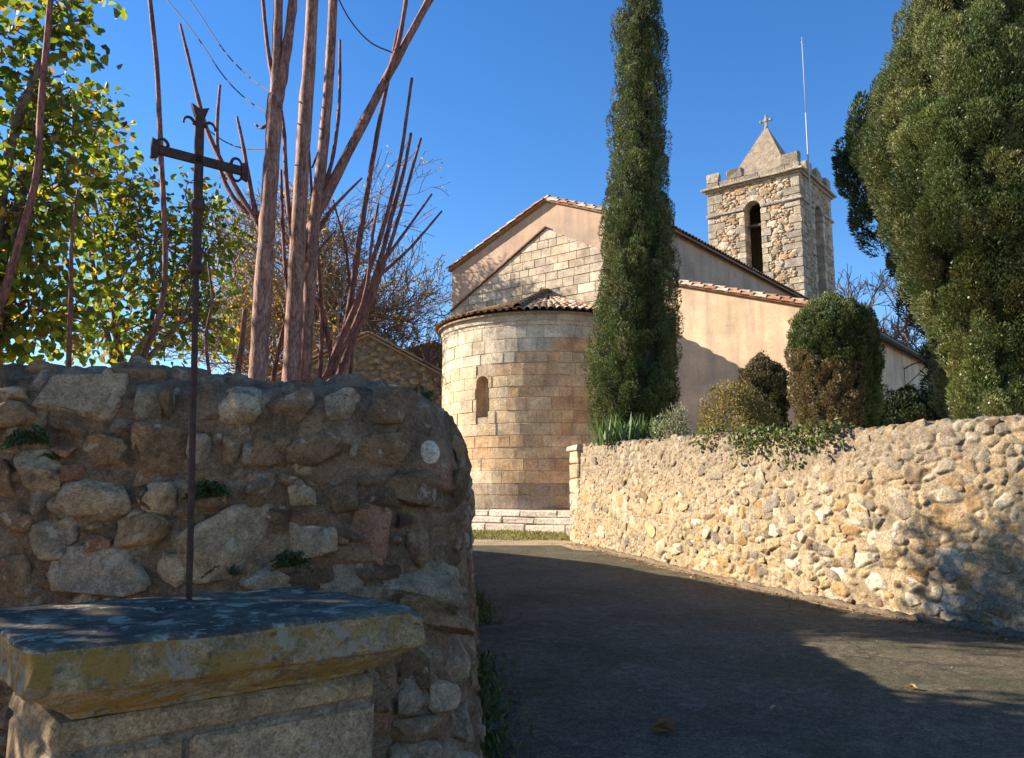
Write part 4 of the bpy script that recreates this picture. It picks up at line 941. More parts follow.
box(cx_, c0 + E3(0, 0, .28), (.055, .055, .3), col=(.36, .31, .25), bev=.015); box(cx_, c0 + E3(0, 0, .36), (.22, .04, .045), col=(.36, .31, .25), bev=.015)
for p in ((-.24, .36), (.24, .36), (0, .58)): lump(cx_, c0 + E3(p[0], 0, p[1]), np.eye(3) * .065, (.3, .25, .2), 7, 2, .8, .1)
lump(cx_, c0 + E3(0, 0, .36), np.eye(3) * .11, (.34, .29, .23), 8, 2, .8, .1); lump(cx_, c0, np.eye(3) * .1, (.34, .29, .23), 9, 2, .8, .1)
tb(cx_, 'stone_cross', M['grey_ashlar'])
mp = ctr + Ev * (TH2 + .30) - Nv * (TH2 - .35); zt0 = at(808.5, 205, mp[1])[2]; zb0 = at(811, 232, mp[1])[2]; ztop = at(802.5, 42, mp[1])[2]
ms = empty('lightning_mast', (mp[0], mp[1], zb0)); tag(ms, 'tall thin metal mast fixed to the corner of the bell tower', 'mast')
mb = MB(); tube(mb, [(0, 0, 0), (0, 0, (ztop - zb0) * .62)], .032, 8); tube(mb, [(0, 0, (ztop - zb0) * .62), (0, 0, ztop - zb0)], .02, 8); mb.build('pole', M['mast'], ms, True)
mb = MB(); tube(mb, [(0, 0, ztop - zb0), (0, 0, ztop - zb0 + .25)], .012, 6); lump(mb, (0, 0, ztop - zb0), np.eye(3) * .045, (1, 1, 1), 3, 2, 1, 0); mb.build('tip', M['galv'], ms)
for zz_ in (zt0 - zb0, zt0 - zb0 + .75):
    mb = MB(); tube(mb, [(0, 0, zz_), tuple(-Ev * .32 + np.array([0, 0, zz_]))], .02, 6); mb.build('bracket', M['galv'], ms)
# ================================================================== OUTBUILDINGS BEHIND
def barn(name, label, apex_px, depth, halfw, slope, length, wallc, rotz):
    A = at(*apex_px, depth); zg_ = gz(depth) - .2; H = A[2] - zg_
    root = empty(name, (A[0], A[1], zg_), rotz); tag(root, label, 'barn', 'old farm buildings left of the apse')
    r = np.random.default_rng(int(depth)); ze = H - slope * halfw
    mb = MB(); prism(mb, [E3(-halfw, 0, 0), E3(halfw, 0, 0), E3(halfw, 0, ze), E3(0, 0, H), E3(-halfw, 0, ze)], (0, length, 0), wallc); mb.build('wall', M['near_mortar'], root)
    sb = MB()
    for _ in range(1500):
        x, z = r.uniform(-halfw, halfw), r.uniform(1.5, H - .1)
        if z > H - slope * abs(x) - .12: continue
        a = r.uniform(.09, .2); lump(sb, E3(x, -.0, z), [E3(a, 0, 0), E3(0, 0, a * .6), E3(0, -.05, 0)], pick([(.24, .17, .09), (.21, .155, .09), (.27, .20, .115), (.18, .14, .09)], 1, r)[0], int(r.integers(1e6)), 1, .7, .1)
    o = sb.build('wall_stone', M['wall_stone'], root, True); o['kind'] = 'stuff'
    rb_ = MB()
    for s in (-1, 1):
        d = unit(E3(-s * halfw, 0, H - ze)); up = np.cross(d, (0, s, 0)); up = up if up[2] > 0 else -up
        e = E3(s * halfw, 0, ze) - d * .3; L = halfw * math.sqrt(1 + slope ** 2) + .3; t = e + d * L
        slab(rb_, [e + E3(0, -.12, .02), e + E3(0, length, .02), t + E3(0, length, .02), t + E3(0, -.12, .02)], .06, (.33, .2, .12))
        for y in np.arange(-.08, length, .24):
            x = 0
            while x < L - .1:
                l = .45 if y < .3 else 1.6; half_tile(rb_, e + d * x + E3(0, y, .06) + up * r.uniform(0, .015), d, up, min(l, L - x), .11, .09, pick([(.36, .20, .11), (.42, .26, .15), (.30, .20, .12)], 1, r)[0], 4); x += l * .85
    rb_.build('roof', M['tile'], root)
barn('stone_barn', 'brown stone barn with a sloping tile-edged gable left of the round apse', (368, 335), 27, 4.6, .52, 7, (.20, .15, .10), .12)
barn('stone_barn', 'farther barn gable just showing between the first barn and the apse', (433, 344), 36, 4.2, .38, 8, (.22, .17, .12), .25)

# ================================================================== CONIFERS
def conifer(name, label, cat, base, prof, ntuft, nb, L, W, cols, seed, amp=.12, fz=.35, freq=2.2, out=.55, brown=None, cones=0, group=None, foot=0.0, pcol=None, lean=(0, 0), plen=.5, prad=.13, shrink=0.0, basek=.75):
    """upright dense conifer: trunk, added dark core that blocks light, and sprays of scale leaves over lobed surface"""
    r = np.random.default_rng(seed); root = empty(name, tuple(base)); tag(root, label, cat, group)
    Z = np.array([p[0] for p in prof]); Rr = np.maximum(np.array([p[1] for p in prof]) - shrink * np.clip(np.array([p[0] for p in prof]) / prof[-1][0] * 5, basek, 1), .03); n1, n2 = Noise(seed, freq, 14), Noise(seed + 3, freq * 2.6, 14)
    H = Z[-1]
    def rad(z, th):
        R0 = np.interp(z, Z, Rr) * (1 - .55 * amp); P = np.stack([np.cos(th) * np.maximum(R0, .2), np.sin(th) * np.maximum(R0, .2), z * fz], -1)
        f = n1(P); f = np.sign(f) * np.abs(f) ** .8
        return R0 * (1 + amp * f * .7) + amp * .45 * n2(P) * np.minimum(R0, .8)
    def pos(z, th, k=1.0):
        R_ = rad(z, th) * k; return np.stack([np.cos(th) * R_ + lean[0] * z / H, np.sin(th) * R_ + lean[1] * z / H, z], -1)
    tr = MB(); tube(tr, [(0, 0, -.4), (lean[0] * .5, lean[1] * .5, H * .5), (lean[0] * .9, lean[1] * .9, H * .9)], [max(.05, Rr.max() * .11), .06, .015], 8, (.16, .11, .08), wob=.05); tr.build('trunk', M['bark2'], root)
    core = MB(); nz, nt_ = 60, 40; zz_, tt_ = np.meshgrid(np.linspace(Z[0] + .02, H - .02, nz), np.linspace(0, 2 * np.pi, nt_, endpoint=False), indexing='ij')
    V = pos(zz_.ravel(), tt_.ravel(), 1.0); lv_ = np.outer(zz_.ravel() / H, lean); V[:, :2] -= lv_; q_ = np.linalg.norm(V[:, :2], axis=1, keepdims=True); V[:, :2] *= np.clip((q_ - prad * 1.9) / np.maximum(q_, .01), .05, 1); V[:, :2] += lv_; i = np.arange(nz - 1)[:, None] * nt_; j = np.arange(nt_)[None]; j2 = (j + 1) % nt_
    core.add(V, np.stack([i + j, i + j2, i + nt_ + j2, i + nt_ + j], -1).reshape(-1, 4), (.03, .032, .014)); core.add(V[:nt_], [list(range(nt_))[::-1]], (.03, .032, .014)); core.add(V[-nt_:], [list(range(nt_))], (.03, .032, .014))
    core.build('dark_filler_core', M['needle'], root, True)  # added dark shell: blocks light and darkens the gaps between sprays
    K = ntuft; zc = np.linspace(Z[0] - plen * .55, H - plen * .25, 400); w = np.interp(zc, Z, Rr) + .05; cdf = np.cumsum(w) / w.sum()
    z = np.interp((np.arange(K) + r.uniform(0, 1, K)) / K, cdf, zc); th = (np.arange(K) * 2.39996 + r.normal(size=K) * .25) % (2 * np.pi)
    pr_ = prad * r.uniform(.65, 1.3, K); ln = plen * r.uniform(.6, 1.35, K); R0 = rad(np.clip(z + ln * .3, Z[0], H), th); Rc = np.maximum(R0 - pr_ * np.where(np.arange(K) % 3 == 0, 1.5, r.uniform(.0, 1.5, K)), 0)
    C = np.stack([np.cos(th) * Rc + lean[0] * z / H, np.sin(th) * Rc + lean[1] * z / H, z], -1)
    N0 = np.stack([np.cos(th), np.sin(th), np.zeros(K)], -1); slope_ = (np.interp(z + ln, Z, Rr) - np.interp(z, Z, Rr)) / ln
    A = nrm(N0 * (out * .35 + np.clip(slope_, -1.2, .6)[:, None] * .8) + np.array([0, 0, 1.0]) + r.normal(size=(K, 3)) * .12)
    hue = n1(C * 1.7 + 9)
    c = pick(cols, K, r, .16, pcol) * (1 + .18 * hue[:, None])
    fc = N0 @ unit(np.array([-base[0], -base[1], 0])); cnt = np.where(fc < -.35, nb // 5, nb).astype(int)
    k = np.repeat(np.arange(K), cnt); n = len(k); t = r.uniform(0, 1, n) ** .9; a_ = r.uniform(0, 2 * np.pi, n)
    S1 = nrm(np.cross(A, np.array([.3, .8, .1]))); S2 = np.cross(A, S1); rd = S1[k] * np.cos(a_)[:, None] + S2[k] * np.sin(a_)[:, None]
    shape = np.sqrt(np.clip(1 - ((t - .38) / np.where(t < .38, .45, .64)) ** 2, 0, 1)); P = C[k] + A[k] * (t * ln[k])[:, None] + rd * (shape * pr_[k] * r.uniform(.75, 1.08, n))[:, None] + r.normal(size=(n, 3)) * L * .12
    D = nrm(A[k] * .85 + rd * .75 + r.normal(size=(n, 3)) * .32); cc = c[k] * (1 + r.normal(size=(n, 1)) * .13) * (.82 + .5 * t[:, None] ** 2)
    if brown is not None: m = brown(P, P[:, 2], a_, r); cc[m] = pick([(.19, .125, .075), (.14, .095, .055), (.23, .16, .09), (.12, .10, .04)], int(m.sum()), r, .2)
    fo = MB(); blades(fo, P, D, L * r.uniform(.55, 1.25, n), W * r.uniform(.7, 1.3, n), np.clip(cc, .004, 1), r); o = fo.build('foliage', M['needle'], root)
    if cones:
        cm = MB(); k = r.choice(n, cones); 
        for q in k: lump(cm, P[q] + rd[q] * .02, np.eye(3) * r.uniform(.011, .019), pick([(.30, .25, .16), (.36, .31, .22), (.22, .2, .12)], 1, r)[0], int(q), 1, 1, .05)
        o = cm.build('seed_cones', M['bark2'], root, True); o['kind'] = 'stuff'
    return root
def prof_px(pts, axis_u, y, zbase):
    """[(u_edge, v)] outline -> [(height, radius)] above zbase"""
    out = []
    for u, v in pts:
        p = at(u, v, y); a = at(axis_u, v, y); out.append((p[2] - zbase, abs(a[0] - p[0])))
    return sorted(out)
CY = [(.062, .088, .029), (.082, .104, .034), (.108, .125, .042), (.14, .146, .055), (.058, .084, .028)]
# slim cypress in front of the apse
b = at(632, 436, 17.3); b[2] = rtop(17) - .05
pr = prof_px([(588, 436), (584, 400), (588, 340), (592, 290), (597, 240), (603, 190), (606, 140), (609, 90), (612, 40), (616, 0), (620, -50), (626, -100), (632, -135)], 633, 17.3, b[2])
pr = [(z_, r_ - .13 * max(0, 1 - z_ / 2.6) + .05 * min(1, max(0, (z_ - 5) / 3))) for z_, r_ in pr]
conifer('cypress_tree', 'tall slim dark cypress standing in front of the round apse', 'tree', b, [(0, pr[0][1] * .8)] + pr[1:-1] + [(pr[-1][0], .03)], 1150, 360, .05, .0135, CY, 101, .10, .3, 3.0, .35, plen=.48, prad=.13, shrink=.05, basek=1.0, group='conifers in the church garden', lean=(.58, 0))
# big broad cypress at the right edge
b = at(1006, 425, 10.6); b[2] = rtop(8.5) - .05
pr = prof_px([(944, 425), (934, 405), (922, 372), (905, 335), (888, 295), (874, 250), (866, 205), (863, 160), (866, 120), (876, 80), (890, 40), (906, 5), (925, -25), (950, -55), (980, -75), (1004, -85)], 1006, 10.6, b[2])
bz = Noise(4, 1.4, 8)
conifer('cypress_tree', 'huge broad olive-green cypress dotted with seed cones at the right edge', 'tree', b, pr, 1350, 680, .044, .0105, CY, 111, .14, .45, 2.4, .8, plen=.46, prad=.165, shrink=.64, basek=.22, cones=1500, group='conifers in the church garden',
        brown=lambda C, z, th, r: ((np.hypot(C[:, 0] + 1.0, (z - 1.75)) < .4) & (bz(C * 2) > .1) | ((np.hypot(C[:, 0] + .75, z - 1.25) < .35) & (bz(C * 2) > .3))) & (r.uniform(size=len(z)) < .75))
b = at(940, 425, 16.0); b[2] = rtop(10)
pr = prof_px([(928, 400), (920, 360), (908, 310), (890, 262), (868, 225), (850, 202), (841, 165), (845, 130), (860, 105), (885, 85), (938, 66)], 940, 16.0, b[2])
conifer('cypress_tree', 'darker conifer peeping out behind the left side of the huge cypress', 'tree', b, [(0, .1)] + pr, 260, 420, .08, .022, [(.03, .05, .018), (.045, .062, .022)], 121, .12, .5, 2.2, .7, plen=.45, prad=.18, shrink=.25, group='conifers in the church garden')
# clipped column bush and companions
b = at(838, 428, 11.7); b[2] = rtop(10) - .02
pr = prof_px([(795, 428), (793, 400), (792, 360), (793, 335), (797, 320), (806, 309), (820, 303), (837, 301)], 838, 11.7, b[2])
bn = Noise(14, 2.6, 8)
conifer('clipped_bush', 'tall dome-topped clipped bush with a dead brown lower side', 'bush', b, [(0, .5)] + pr[1:], 900, 190, .032, .0105, [(.085, .11, .032), (.125, .14, .045), (.065, .09, .03)], 131, .05, .6, 3.2, .7, plen=.17, prad=.065, shrink=.05,
        brown=lambda C, z, th, r: (C[:, 0] < .18 + .12 * bn(C)) & (z < 1.15 + .2 * bn(C * 1.3)) & (r.uniform(size=len(z)) < .8), group='shrubs above the sunny wall')
b = at(765, 420, 14.2); b[2] = rtop(12.5) + .05
pr = prof_px([(742, 436), (740, 400), (740, 380), (745, 368), (754, 361), (764, 359)], 764, 14.2, b[2])
conifer('clipped_bush', 'small dark round clipped bush behind the yellowish shrub', 'bush', b, [(0, .3)] + pr[1:], 190, 260, .036, .013, [(.045, .06, .022), (.06, .07, .025), (.09, .07, .03)], 141, .05, .6, 3, .7, plen=.16, prad=.08, group='shrubs above the sunny wall',
        brown=lambda C, z, th, r: (z > .55) & (r.uniform(size=len(z)) < .4))
b = at(910, 425, 15.5); b[2] = rtop(10)
pr = prof_px([(878, 430), (880, 410), (886, 400), (896, 396), (908, 395)], 910, 15.5, b[2])
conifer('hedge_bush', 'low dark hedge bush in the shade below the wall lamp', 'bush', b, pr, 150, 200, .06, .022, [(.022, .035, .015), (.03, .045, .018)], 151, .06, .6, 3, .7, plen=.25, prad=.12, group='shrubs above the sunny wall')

# ================================================================== LEAFY SHRUBS AND GARDEN PLANTS
def shrub(name, label, cat, base, radii, n, L, W, cols, seed, stems=14, group=None, shell=.55, fill='bush', upb=.5):
    r = np.random.default_rng(seed); root = empty(name, tuple(base)); tag(root, label, cat, group); rad = np.array(radii)
    sm = MB(); tips = []
    for _ in range(stems):
        d = r.normal(size=3); d[2] = abs(d[2]) + .5; d = unit(d); e = d * rad * r.uniform(.7, 1.02); e[2] *= 1.0
        tube(sm, smooth_path([(0, 0, -.1), e * .5 + r.normal(size=3) * .05, e], 8), np.linspace(.012, .004, 8), 4, (.17, .12, .08))
    sm.build('stem', M['bark2'], root)
    nn = Noise(seed, 4 / max(radii), 10); d = nrm(r.normal(size=(n * 2, 3))); d[:, 2] = np.abs(d[:, 2]) * 1.1 - .12
    d = nrm(d); k = r.uniform(shell, 1.0, (len(d), 1)) ** .6 * (1 + .2 * nn(d * rad)[:, None]); P = d * rad * k
    keep = (nn(P * 2.5 + 3) > -.75); P, d = P[keep][:n], d[keep][:n]; c = pick(cols, len(P), r, .2)
    f = MB(); leaves(f, P, d * .6 + r.normal(size=P.shape) * .7 + np.array([0, 0, upb]), L * r.uniform(.6, 1.3, len(P)), W * r.uniform(.7, 1.2, len(P)), c, r, .2); f.build('foliage', M[fill], root); return root
b = at(742, 434, 12.9); b[2] = rtop(12) - .03
shrub('leafy_shrub', 'yellowish-brown loose autumn shrub spreading over the wall top', 'shrub', b, (.78, .6, .82), 6500, .05, .026, [(.23, .20, .075), (.18, .165, .06), (.27, .205, .08), (.13, .135, .05), (.20, .13, .06)], 161, group='shrubs above the sunny wall')
b = at(672, 437, 15.0); b[2] = rtop(15) - .03
shrub('leafy_shrub', 'silvery grey-green wispy shrub beside the slim cypress', 'shrub', b, (.42, .35, .78), 900, .065, .024, [(.26, .29, .20), (.20, .24, .15), (.32, .34, .26), (.12, .16, .08)], 171, 22, group='shrubs above the sunny wall', shell=.3)
b = at(628, 437, 15.6); b[2] = rtop(15.4) - .05; r = np.random.default_rng(181)
root = empty('iris_clump', tuple(b)); tag(root, 'clump of upright sword-shaped leaves at the foot of the slim cypress', 'plant')
n = 130; P = np.stack([r.uniform(-.62, .55, n), r.uniform(-.2, .25, n), np.zeros(n)], 1); D = np.stack([r.normal(size=n) * .28, r.normal(size=n) * .22, np.ones(n)], 1)
f = MB(); blades(f, P, D, r.uniform(.35, .68, n), .045, pick([(.10, .17, .075), (.14, .21, .10), (.075, .13, .055)], n, r, .15), r); f.build('sword_leaves', M['bush'], root)

# ivy and creepers hanging over the sunny wall
r = np.random.default_rng(191); root = empty('wall_creeper', tuple(at(800, 436, 10.2))); tag(root, 'green creeper trailing over the top of the sunny wall below the clipped bush', 'creeper')
lv, stx = [], MB(); ro = np.array(root.location)
for q in range(24):
    yv = r.choice([r.uniform(9.4, 12.3), r.uniform(9.7, 11.2)]); i = int(np.argmin(np.abs(RF[:, 1] - yv))); s = r.normal() * .15; Nn = np.array([*RN[i], 0]); T = np.array([*RT[i], 0])
    dr = r.uniform(.05, .42) * (1.0 if 9.9 < yv < 11.2 else .55); top = np.array([*RF[i], ztr[i]]); pts = [top - Nn * .25 + Z3 * .03, top - Nn * .03 + Z3 * .05, top + Nn * .045 - Z3 * dr * .4 + T * s * .4, top + Nn * .05 - Z3 * dr + T * s]
    sp = smooth_path(pts, 14); stx = MB(); tube(stx, sp - ro, .005, 4, (.15, .11, .07)); stx.build('vine_stem', M['bark2'], root)
    for p in sp: 
        for _ in range(int(r.integers(1, 5))): lv.append(p + r.normal(size=3) * np.array([.05, .05, .05]) + Nn * .03)
lv = np.array(lv) - ro; n = len(lv); f = MB(); leaves(f, lv, r.normal(size=(n, 3)) * .8 + np.array([-.4, -.6, -.3]), r.uniform(.045, .09, n), r.uniform(.03, .05, n), pick([(.09, .13, .035), (.13, .16, .05), (.20, .20, .09), (.06, .09, .025)], n, r, .18), r, .2)
f.build('foliage', M['bush'], root)

# ferns in the joints of the shaded wall
def fern(label, u, v, size, n, seed):
    r = np.random.default_rng(seed); p = wall_pt(u, v); root = empty('wall_fern', tuple(p + N3 * .01)); tag(root, label, 'fern', 'small ferns growing in the shaded wall')
    mb = MB(); P, D, Ls, Ws = [], [], [], []
    for k in range(n):
        a = r.uniform(-1.5, 1.5); d0 = unit(T3 * math.sin(a) + Z3 * (math.cos(a) * .75 + .05) + N3 * r.uniform(.35, .9)); L_ = size * r.uniform(.55, 1.1)
        path = smooth_path([(0, 0, 0), d0 * L_ * .55, d0 * L_ - Z3 * L_ * .35], 9); tube(mb, path, np.linspace(.0022, .001, 9), 3, (.05, .055, .025)); sd = unit(np.cross(d0, N3 + r.normal(size=3) * .2))
        for j in range(1, 9):
            for s in (-1, 1): P.append(path[j]); D.append(sd * s + d0 * .5); Ls.append(L_ * .26 * math.sin((j + .8) / 9.5 * math.pi)); Ws.append(L_ * .1)
    root_f = MB(); leaves(root_f, np.array(P), np.array(D), np.array(Ls), np.array(Ws), pick([(.035, .06, .022), (.05, .08, .028), (.03, .05, .02)], len(P), r, .15), r, .1)
    mb.build('stalk', M['bush'], root); root_f.build('frond', M['bush'], root)
fern('dark fern high on the shaded wall at the left edge of the photo', 38, 443, .13, 18, 1)
fern('bushy fern on the shaded wall just right of the cross upright', 213, 497, .13, 22, 2)
fern('low fern on the shaded wall close above the pedestal slab', 224, 574, .09, 14, 3)
fern('spreading fern under the cracked white stone of the shaded wall', 292, 566, .11, 18, 4)
fern('tiny fern sprig below the high left fern on the shaded wall', 53, 460, .06, 8, 5)

# ================================================================== BARE STEMS BEHIND THE SHADED WALL
PK = (.27, .135, .095); RD = (.19, .068, .046)
def pxpath(pts, d0, d1=None, n=24):
    d1 = d0 if d1 is None else d1
    return smooth_path([at(u, v, d0 + (d1 - d0) * k / max(1, len(pts) - 1)) for k, (u, v) in enumerate(pts)], n)
def stem_tree(label, base_px, d, trunk, tw, branches, group, col=PK, name='young_tree', cat='tree', colb=RD):
    """trunk = px polyline, tw = (width px bottom, top); branches = [(px polyline, w0, w1)]"""
    p0 = at(*trunk[0], d); zb = 1.32 + .03 * d; root = empty(name, (p0[0], p0[1], zb)); ro = np.array(root.location); tag(root, label, cat, group)
    P = np.vstack([[p0[0], p0[1], zb - .1], pxpath(trunk, d, d, 30)]); w = np.linspace(tw[0], tw[1], len(P)) * px(d) / 2; w[0] *= 1.25
    rr_ = np.random.default_rng(int(abs(p0[0]) * 1000)); w = w * (1 + .03 * rr_.normal(size=len(w)))
    mb = MB(); tube(mb, P - ro, w, 10, col, wob=.035, seed=1); mb.build('trunk', M['bark'], root, True)
    for pts, w0, w1 in branches:
        B = pxpath(pts, d, d + .12, 20); mb = MB(); W = np.linspace(w0, w1, len(B)) * px(d) / 2; W[::4] *= 1.12
        tube(mb, B - ro, W, 7, np.array(col) * .6 + np.array(colb) * .4 if w0 > 7 else colb, wob=.04, seed=2); mb.build('branch', M['bark'], root, True)
    return root
G1 = 'pinkish bare trunks behind the shaded wall'
stem_tree('leftmost thick bare trunk behind the wall, forked near the top of the photo', None, 5.0, [(257, 395), (259, 360), (263, 290), (268, 215), (273, 140), (275, 95)], (20, 15), [([(275, 110), (277, 50), (280, -30), (283, -90)], 12, 8), ([(276, 110), (285, 60), (293, 0), (297, -80)], 13, 8), ([(262, 228), (240, 195), (212, 142), (200, 106), (189, 60), (180, 24)], 6, 3), ([(262, 215), (242, 208), (222, 175), (217, 132), (220, 85)], 6, 3), ([(261, 235), (252, 195), (243, 145), (237, 117)], 6, 3), ([(275, 90), (268, 50), (263, 0), (261, -40)], 5, 3.5), ([(272, 120), (262, 128), (255, 124)], 4, 2)], G1)
stem_tree('straight middle bare trunk behind the wall, rising without a fork', None, 5.2, [(291, 395), (293, 340), (297, 260), (303, 150), (310, 50), (314, -40), (316, -90)], (19, 11), [([(296, 270), (287, 190), (284, 130), (279, 100)], 6, 3), ([(292, 330), (284, 250), (281, 170)], 5, 3)], G1)
stem_tree('bare trunk behind the wall carrying the long branch that leans right', None, 5.4, [(303, 395), (307, 330), (313, 240), (322, 160), (329, 80), (333, 0), (335, -80)], (14, 9), [([(306, 262), (312, 225), (342, 165), (366, 118), (386, 79), (410, 35), (432, -5), (450, -40)], 12, 7), ([(313, 240), (330, 212), (345, 195), (362, 178)], 5, 2), ([(317, 205), (331, 165), (339, 110), (340, 40)], 5, 3), ([(386, 79), (398, 45), (406, 0), (408, -30)], 6, 4), ([(330, 90), (322, 140), (312, 168)], 4, 2)], G1)
G2 = 'slender reddish shoots behind the shaded wall'
def shoot(label, pts, d, w0, w1, br=(), col=RD): return stem_tree(label, None, d, pts, (w0, w1), br, G2, col, 'tree_shoot', 'shoot')
shoot('long curved red shoot crossing the leaves at the far left edge', [(-14, 330), (0, 306), (16, 253), (30, 205), (38, 165), (41, 105), (47, 40), (51, -10), (53, -50)], 3.9, 8.5, 6)
shoot('tall upright red shoot just left of the iron cross', [(118, 395), (140, 362), (156, 325), (164, 290), (165, 237), (160, 132), (157, 69), (150, 0), (147, -40)], 4.2, 6.5, 4.5)
shoot('tallest right-hand shoot, rising straight past the leaning branch', [(322, 400), (345, 330), (358, 250), (366, 200), (378, 130), (388, 80), (398, 30)], 5.6, 7.5, 3.5)
shoot('slim shoot ending at a sharp tip high right of the leaning branch', [(318, 398), (336, 350), (362, 290), (384, 225), (400, 160), (412, 78)], 5.3, 7, 3)
shoot('shoot with two bent side twigs reaching toward the gable', [(330, 398), (352, 340), (378, 268), (392, 215), (404, 170), (411, 133)], 5.5, 7, 3, [([(380, 266), (405, 232), (432, 194)], 4, 2), ([(374, 280), (408, 250), (442, 211)], 4, 2)])
shoot('rightmost leaning shoot of the clump', [(336, 398), (350, 350), (375, 290), (398, 220), (412, 170), (421, 138)], 5.1, 6, 2.5)
shoot('short stubby shoot between the cross and the first trunk', [(237, 396), (238, 372), (242, 340), (245, 309)], 4.8, 7, 5)
shoot('thin dark shoot close to the right of the middle trunk', [(318, 396), (322, 330), (318, 260), (312, 195), (309, 150)], 5.6, 5, 2.5)
shoot('pale thin shoot low in the right of the clump', [(348, 396), (352, 350), (350, 300), (346, 250), (333, 200)], 5.7, 5, 2)
shoot('leaning shoot starting left of the middle trunk', [(270, 396), (283, 330), (300, 285), (318, 252), (336, 230)], 5.5, 5, 2)
shoot('low arching shoot beneath the leaning branch', [(340, 398), (330, 350), (322, 310), (305, 285), (290, 270)], 5.6, 6, 2.5)
shoot('shoot crossing in front of the distant bare tree', [(310, 398), (330, 370), (352, 330), (366, 290), (372, 240), (378, 205)], 5.2, 6, 2.5)
shoot('thin shoot among the leaves left of the tall red one', [(69, 385), (69, 350), (71, 290), (72, 237), (78, 190)], 4.6, 6, 3)
shoot('dark thin shoot among the leaves right of the cross upright', [(212, 392), (206, 340), (212, 300), (208, 262)], 4.7, 4, 2)

# ================================================================== LEAFY TREES
def broadleaf(label, base, trunk_r, crowns, L, W, cols, seed, per=11, tw=.34, group='leafy trees left of the church lane', mat='leaf', pcol=None, barkc=(.17, .12, .09)):
    r = np.random.default_rng(seed); base = np.array(base, float); root = empty('leafy_tree', tuple(base)); tag(root, label, 'tree', group)
    wood = MB(); cen = np.array([c for c, _, _ in crowns]).mean(0); fork = base + (cen - base) * np.array([.35, .35, .42])
    tube(wood, smooth_path([base + np.array([0, 0, -.2]), (base + fork) / 2 + r.normal(size=3) * .06, fork], 10) - base, np.linspace(trunk_r, trunk_r * .7, 10), 9, barkc, wob=.05)
    P, D = [], []; limb = MB()
    for c, rad, ncl in crowns:
        c, rad = np.array(c), np.array(rad); m = fork + (c - fork) * .55 + r.normal(size=3) * .15
        tube(limb, smooth_path([fork, m, c], 10) - base, np.linspace(trunk_r * .5, trunk_r * .15, 10), 6, barkc, wob=.04)
        for _ in range(ncl):
            d = unit(r.normal(size=3)); e = c + d * rad * r.uniform(.25, 1.0) ** .5; s = c + (e - c) * r.uniform(.2, .55) + r.normal(size=3) * .1; q = smooth_path([s, (s + e) / 2 + r.normal(size=3) * .08, e], 6)
            tube(limb, q - base, np.linspace(.011, .004, 6), 4, barkc)
            for k in range(per):
                t = r.uniform(.25, 1.05); p = s + (e - s) * t + r.normal(size=3) * tw * .45; P.append(p); D.append(unit((p - e) * .3 + d * .5) + r.normal(size=3) * .5 + np.array([0, 0, -.55]))
    wood.build('trunk', M['bark2'], root, True); o = limb.build('limbs', M['bark2'], root, True); o['kind'] = 'stuff'
    P, D = np.array(P) - base, np.array(D); f = MB(); n = len(P)
    leaves(f, P, D, L * r.uniform(.6, 1.15, n), W * r.uniform(.7, 1.15, n), pick(cols, n, r, .2, pcol), r, .18); f.build('foliage', M[mat], root); return root
LC = [(.065, .105, .022), (.095, .14, .026), (.14, .19, .03), (.22, .23, .03), (.38, .30, .03), (.26, .14, .03), (.16, .11, .04)]; LP = [.30, .27, .19, .12, .06, .015, .045]
def cr(u, v, y, ru, rd, n): s = px(y); return (at(u, v, y), (ru * s, ru * s * 1.0 if rd is None else rd, ru * s * .92), n)
def crs(u, v, y, ru, rv, rd, n): s = px(y); return (at(u, v, y), (ru * s, rd, rv * s), n)
broadleaf('dense broad-leaved tree with yellowing leaves at the left edge of the photo', (-4.6, 7.2, 1.5), .13, [crs(-40, 60, 6.6, 100, 90, 0.55, 46), crs(20, 200, 6.8, 85, 110, 0.6, 64), crs(-60, 250, 6.8, 100, 130, 0.6, 40), crs(30, 310, 7.0, 75, 60, 0.55, 46), crs(55, 22, 6.3, 45, 30, .5, 16), crs(-150, 140, 6.6, 110, 200, 0.6, 30), crs(60, 125, 6.8, 50, 45, .7, 26)],   .098, .084, LC, 201, 14, pcol=LP)
broadleaf('thinner leafy tree with sky showing through, behind the iron cross', (-4.9, 10.0, 1.6), .09, [crs(95, 200, 9.6, 60, 75, .8, 62), crs(150, 250, 9.8, 60, 75, .8, 60), crs(115, 320, 9.7, 75, 55, .9, 56), crs(205, 240, 9.9, 40, 75, .6, 40), crs(195, 320, 9.9, 45, 50, .7, 30), crs(80, 120, 9.6, 50, 45, .6, 28)], .10, .078, LC, 211, 12, pcol=[.30, .26, .18, .10, .06, .04, .06])
broadleaf('unseen leafy tree beyond the left edge, shading the pedestal', (-6.4, 3.9, 1.5), .14, [((-5.9, 4.3, 4.3), (1.5, 1.4, 1.3), 130), ((-7.2, 5.4, 4.2), (1.4, 1.4, 1.3), 70), ((-5.6, 2.9, 3.9), (1.1, 1.1, 1.1), 80), ((-6.4, 4.6, 2.7), (1.3, 1.6, .9), 90)], .14, .12, LC, 221, 12, pcol=LP)  # out-of-view tree, set here to shade the pedestal and near wall

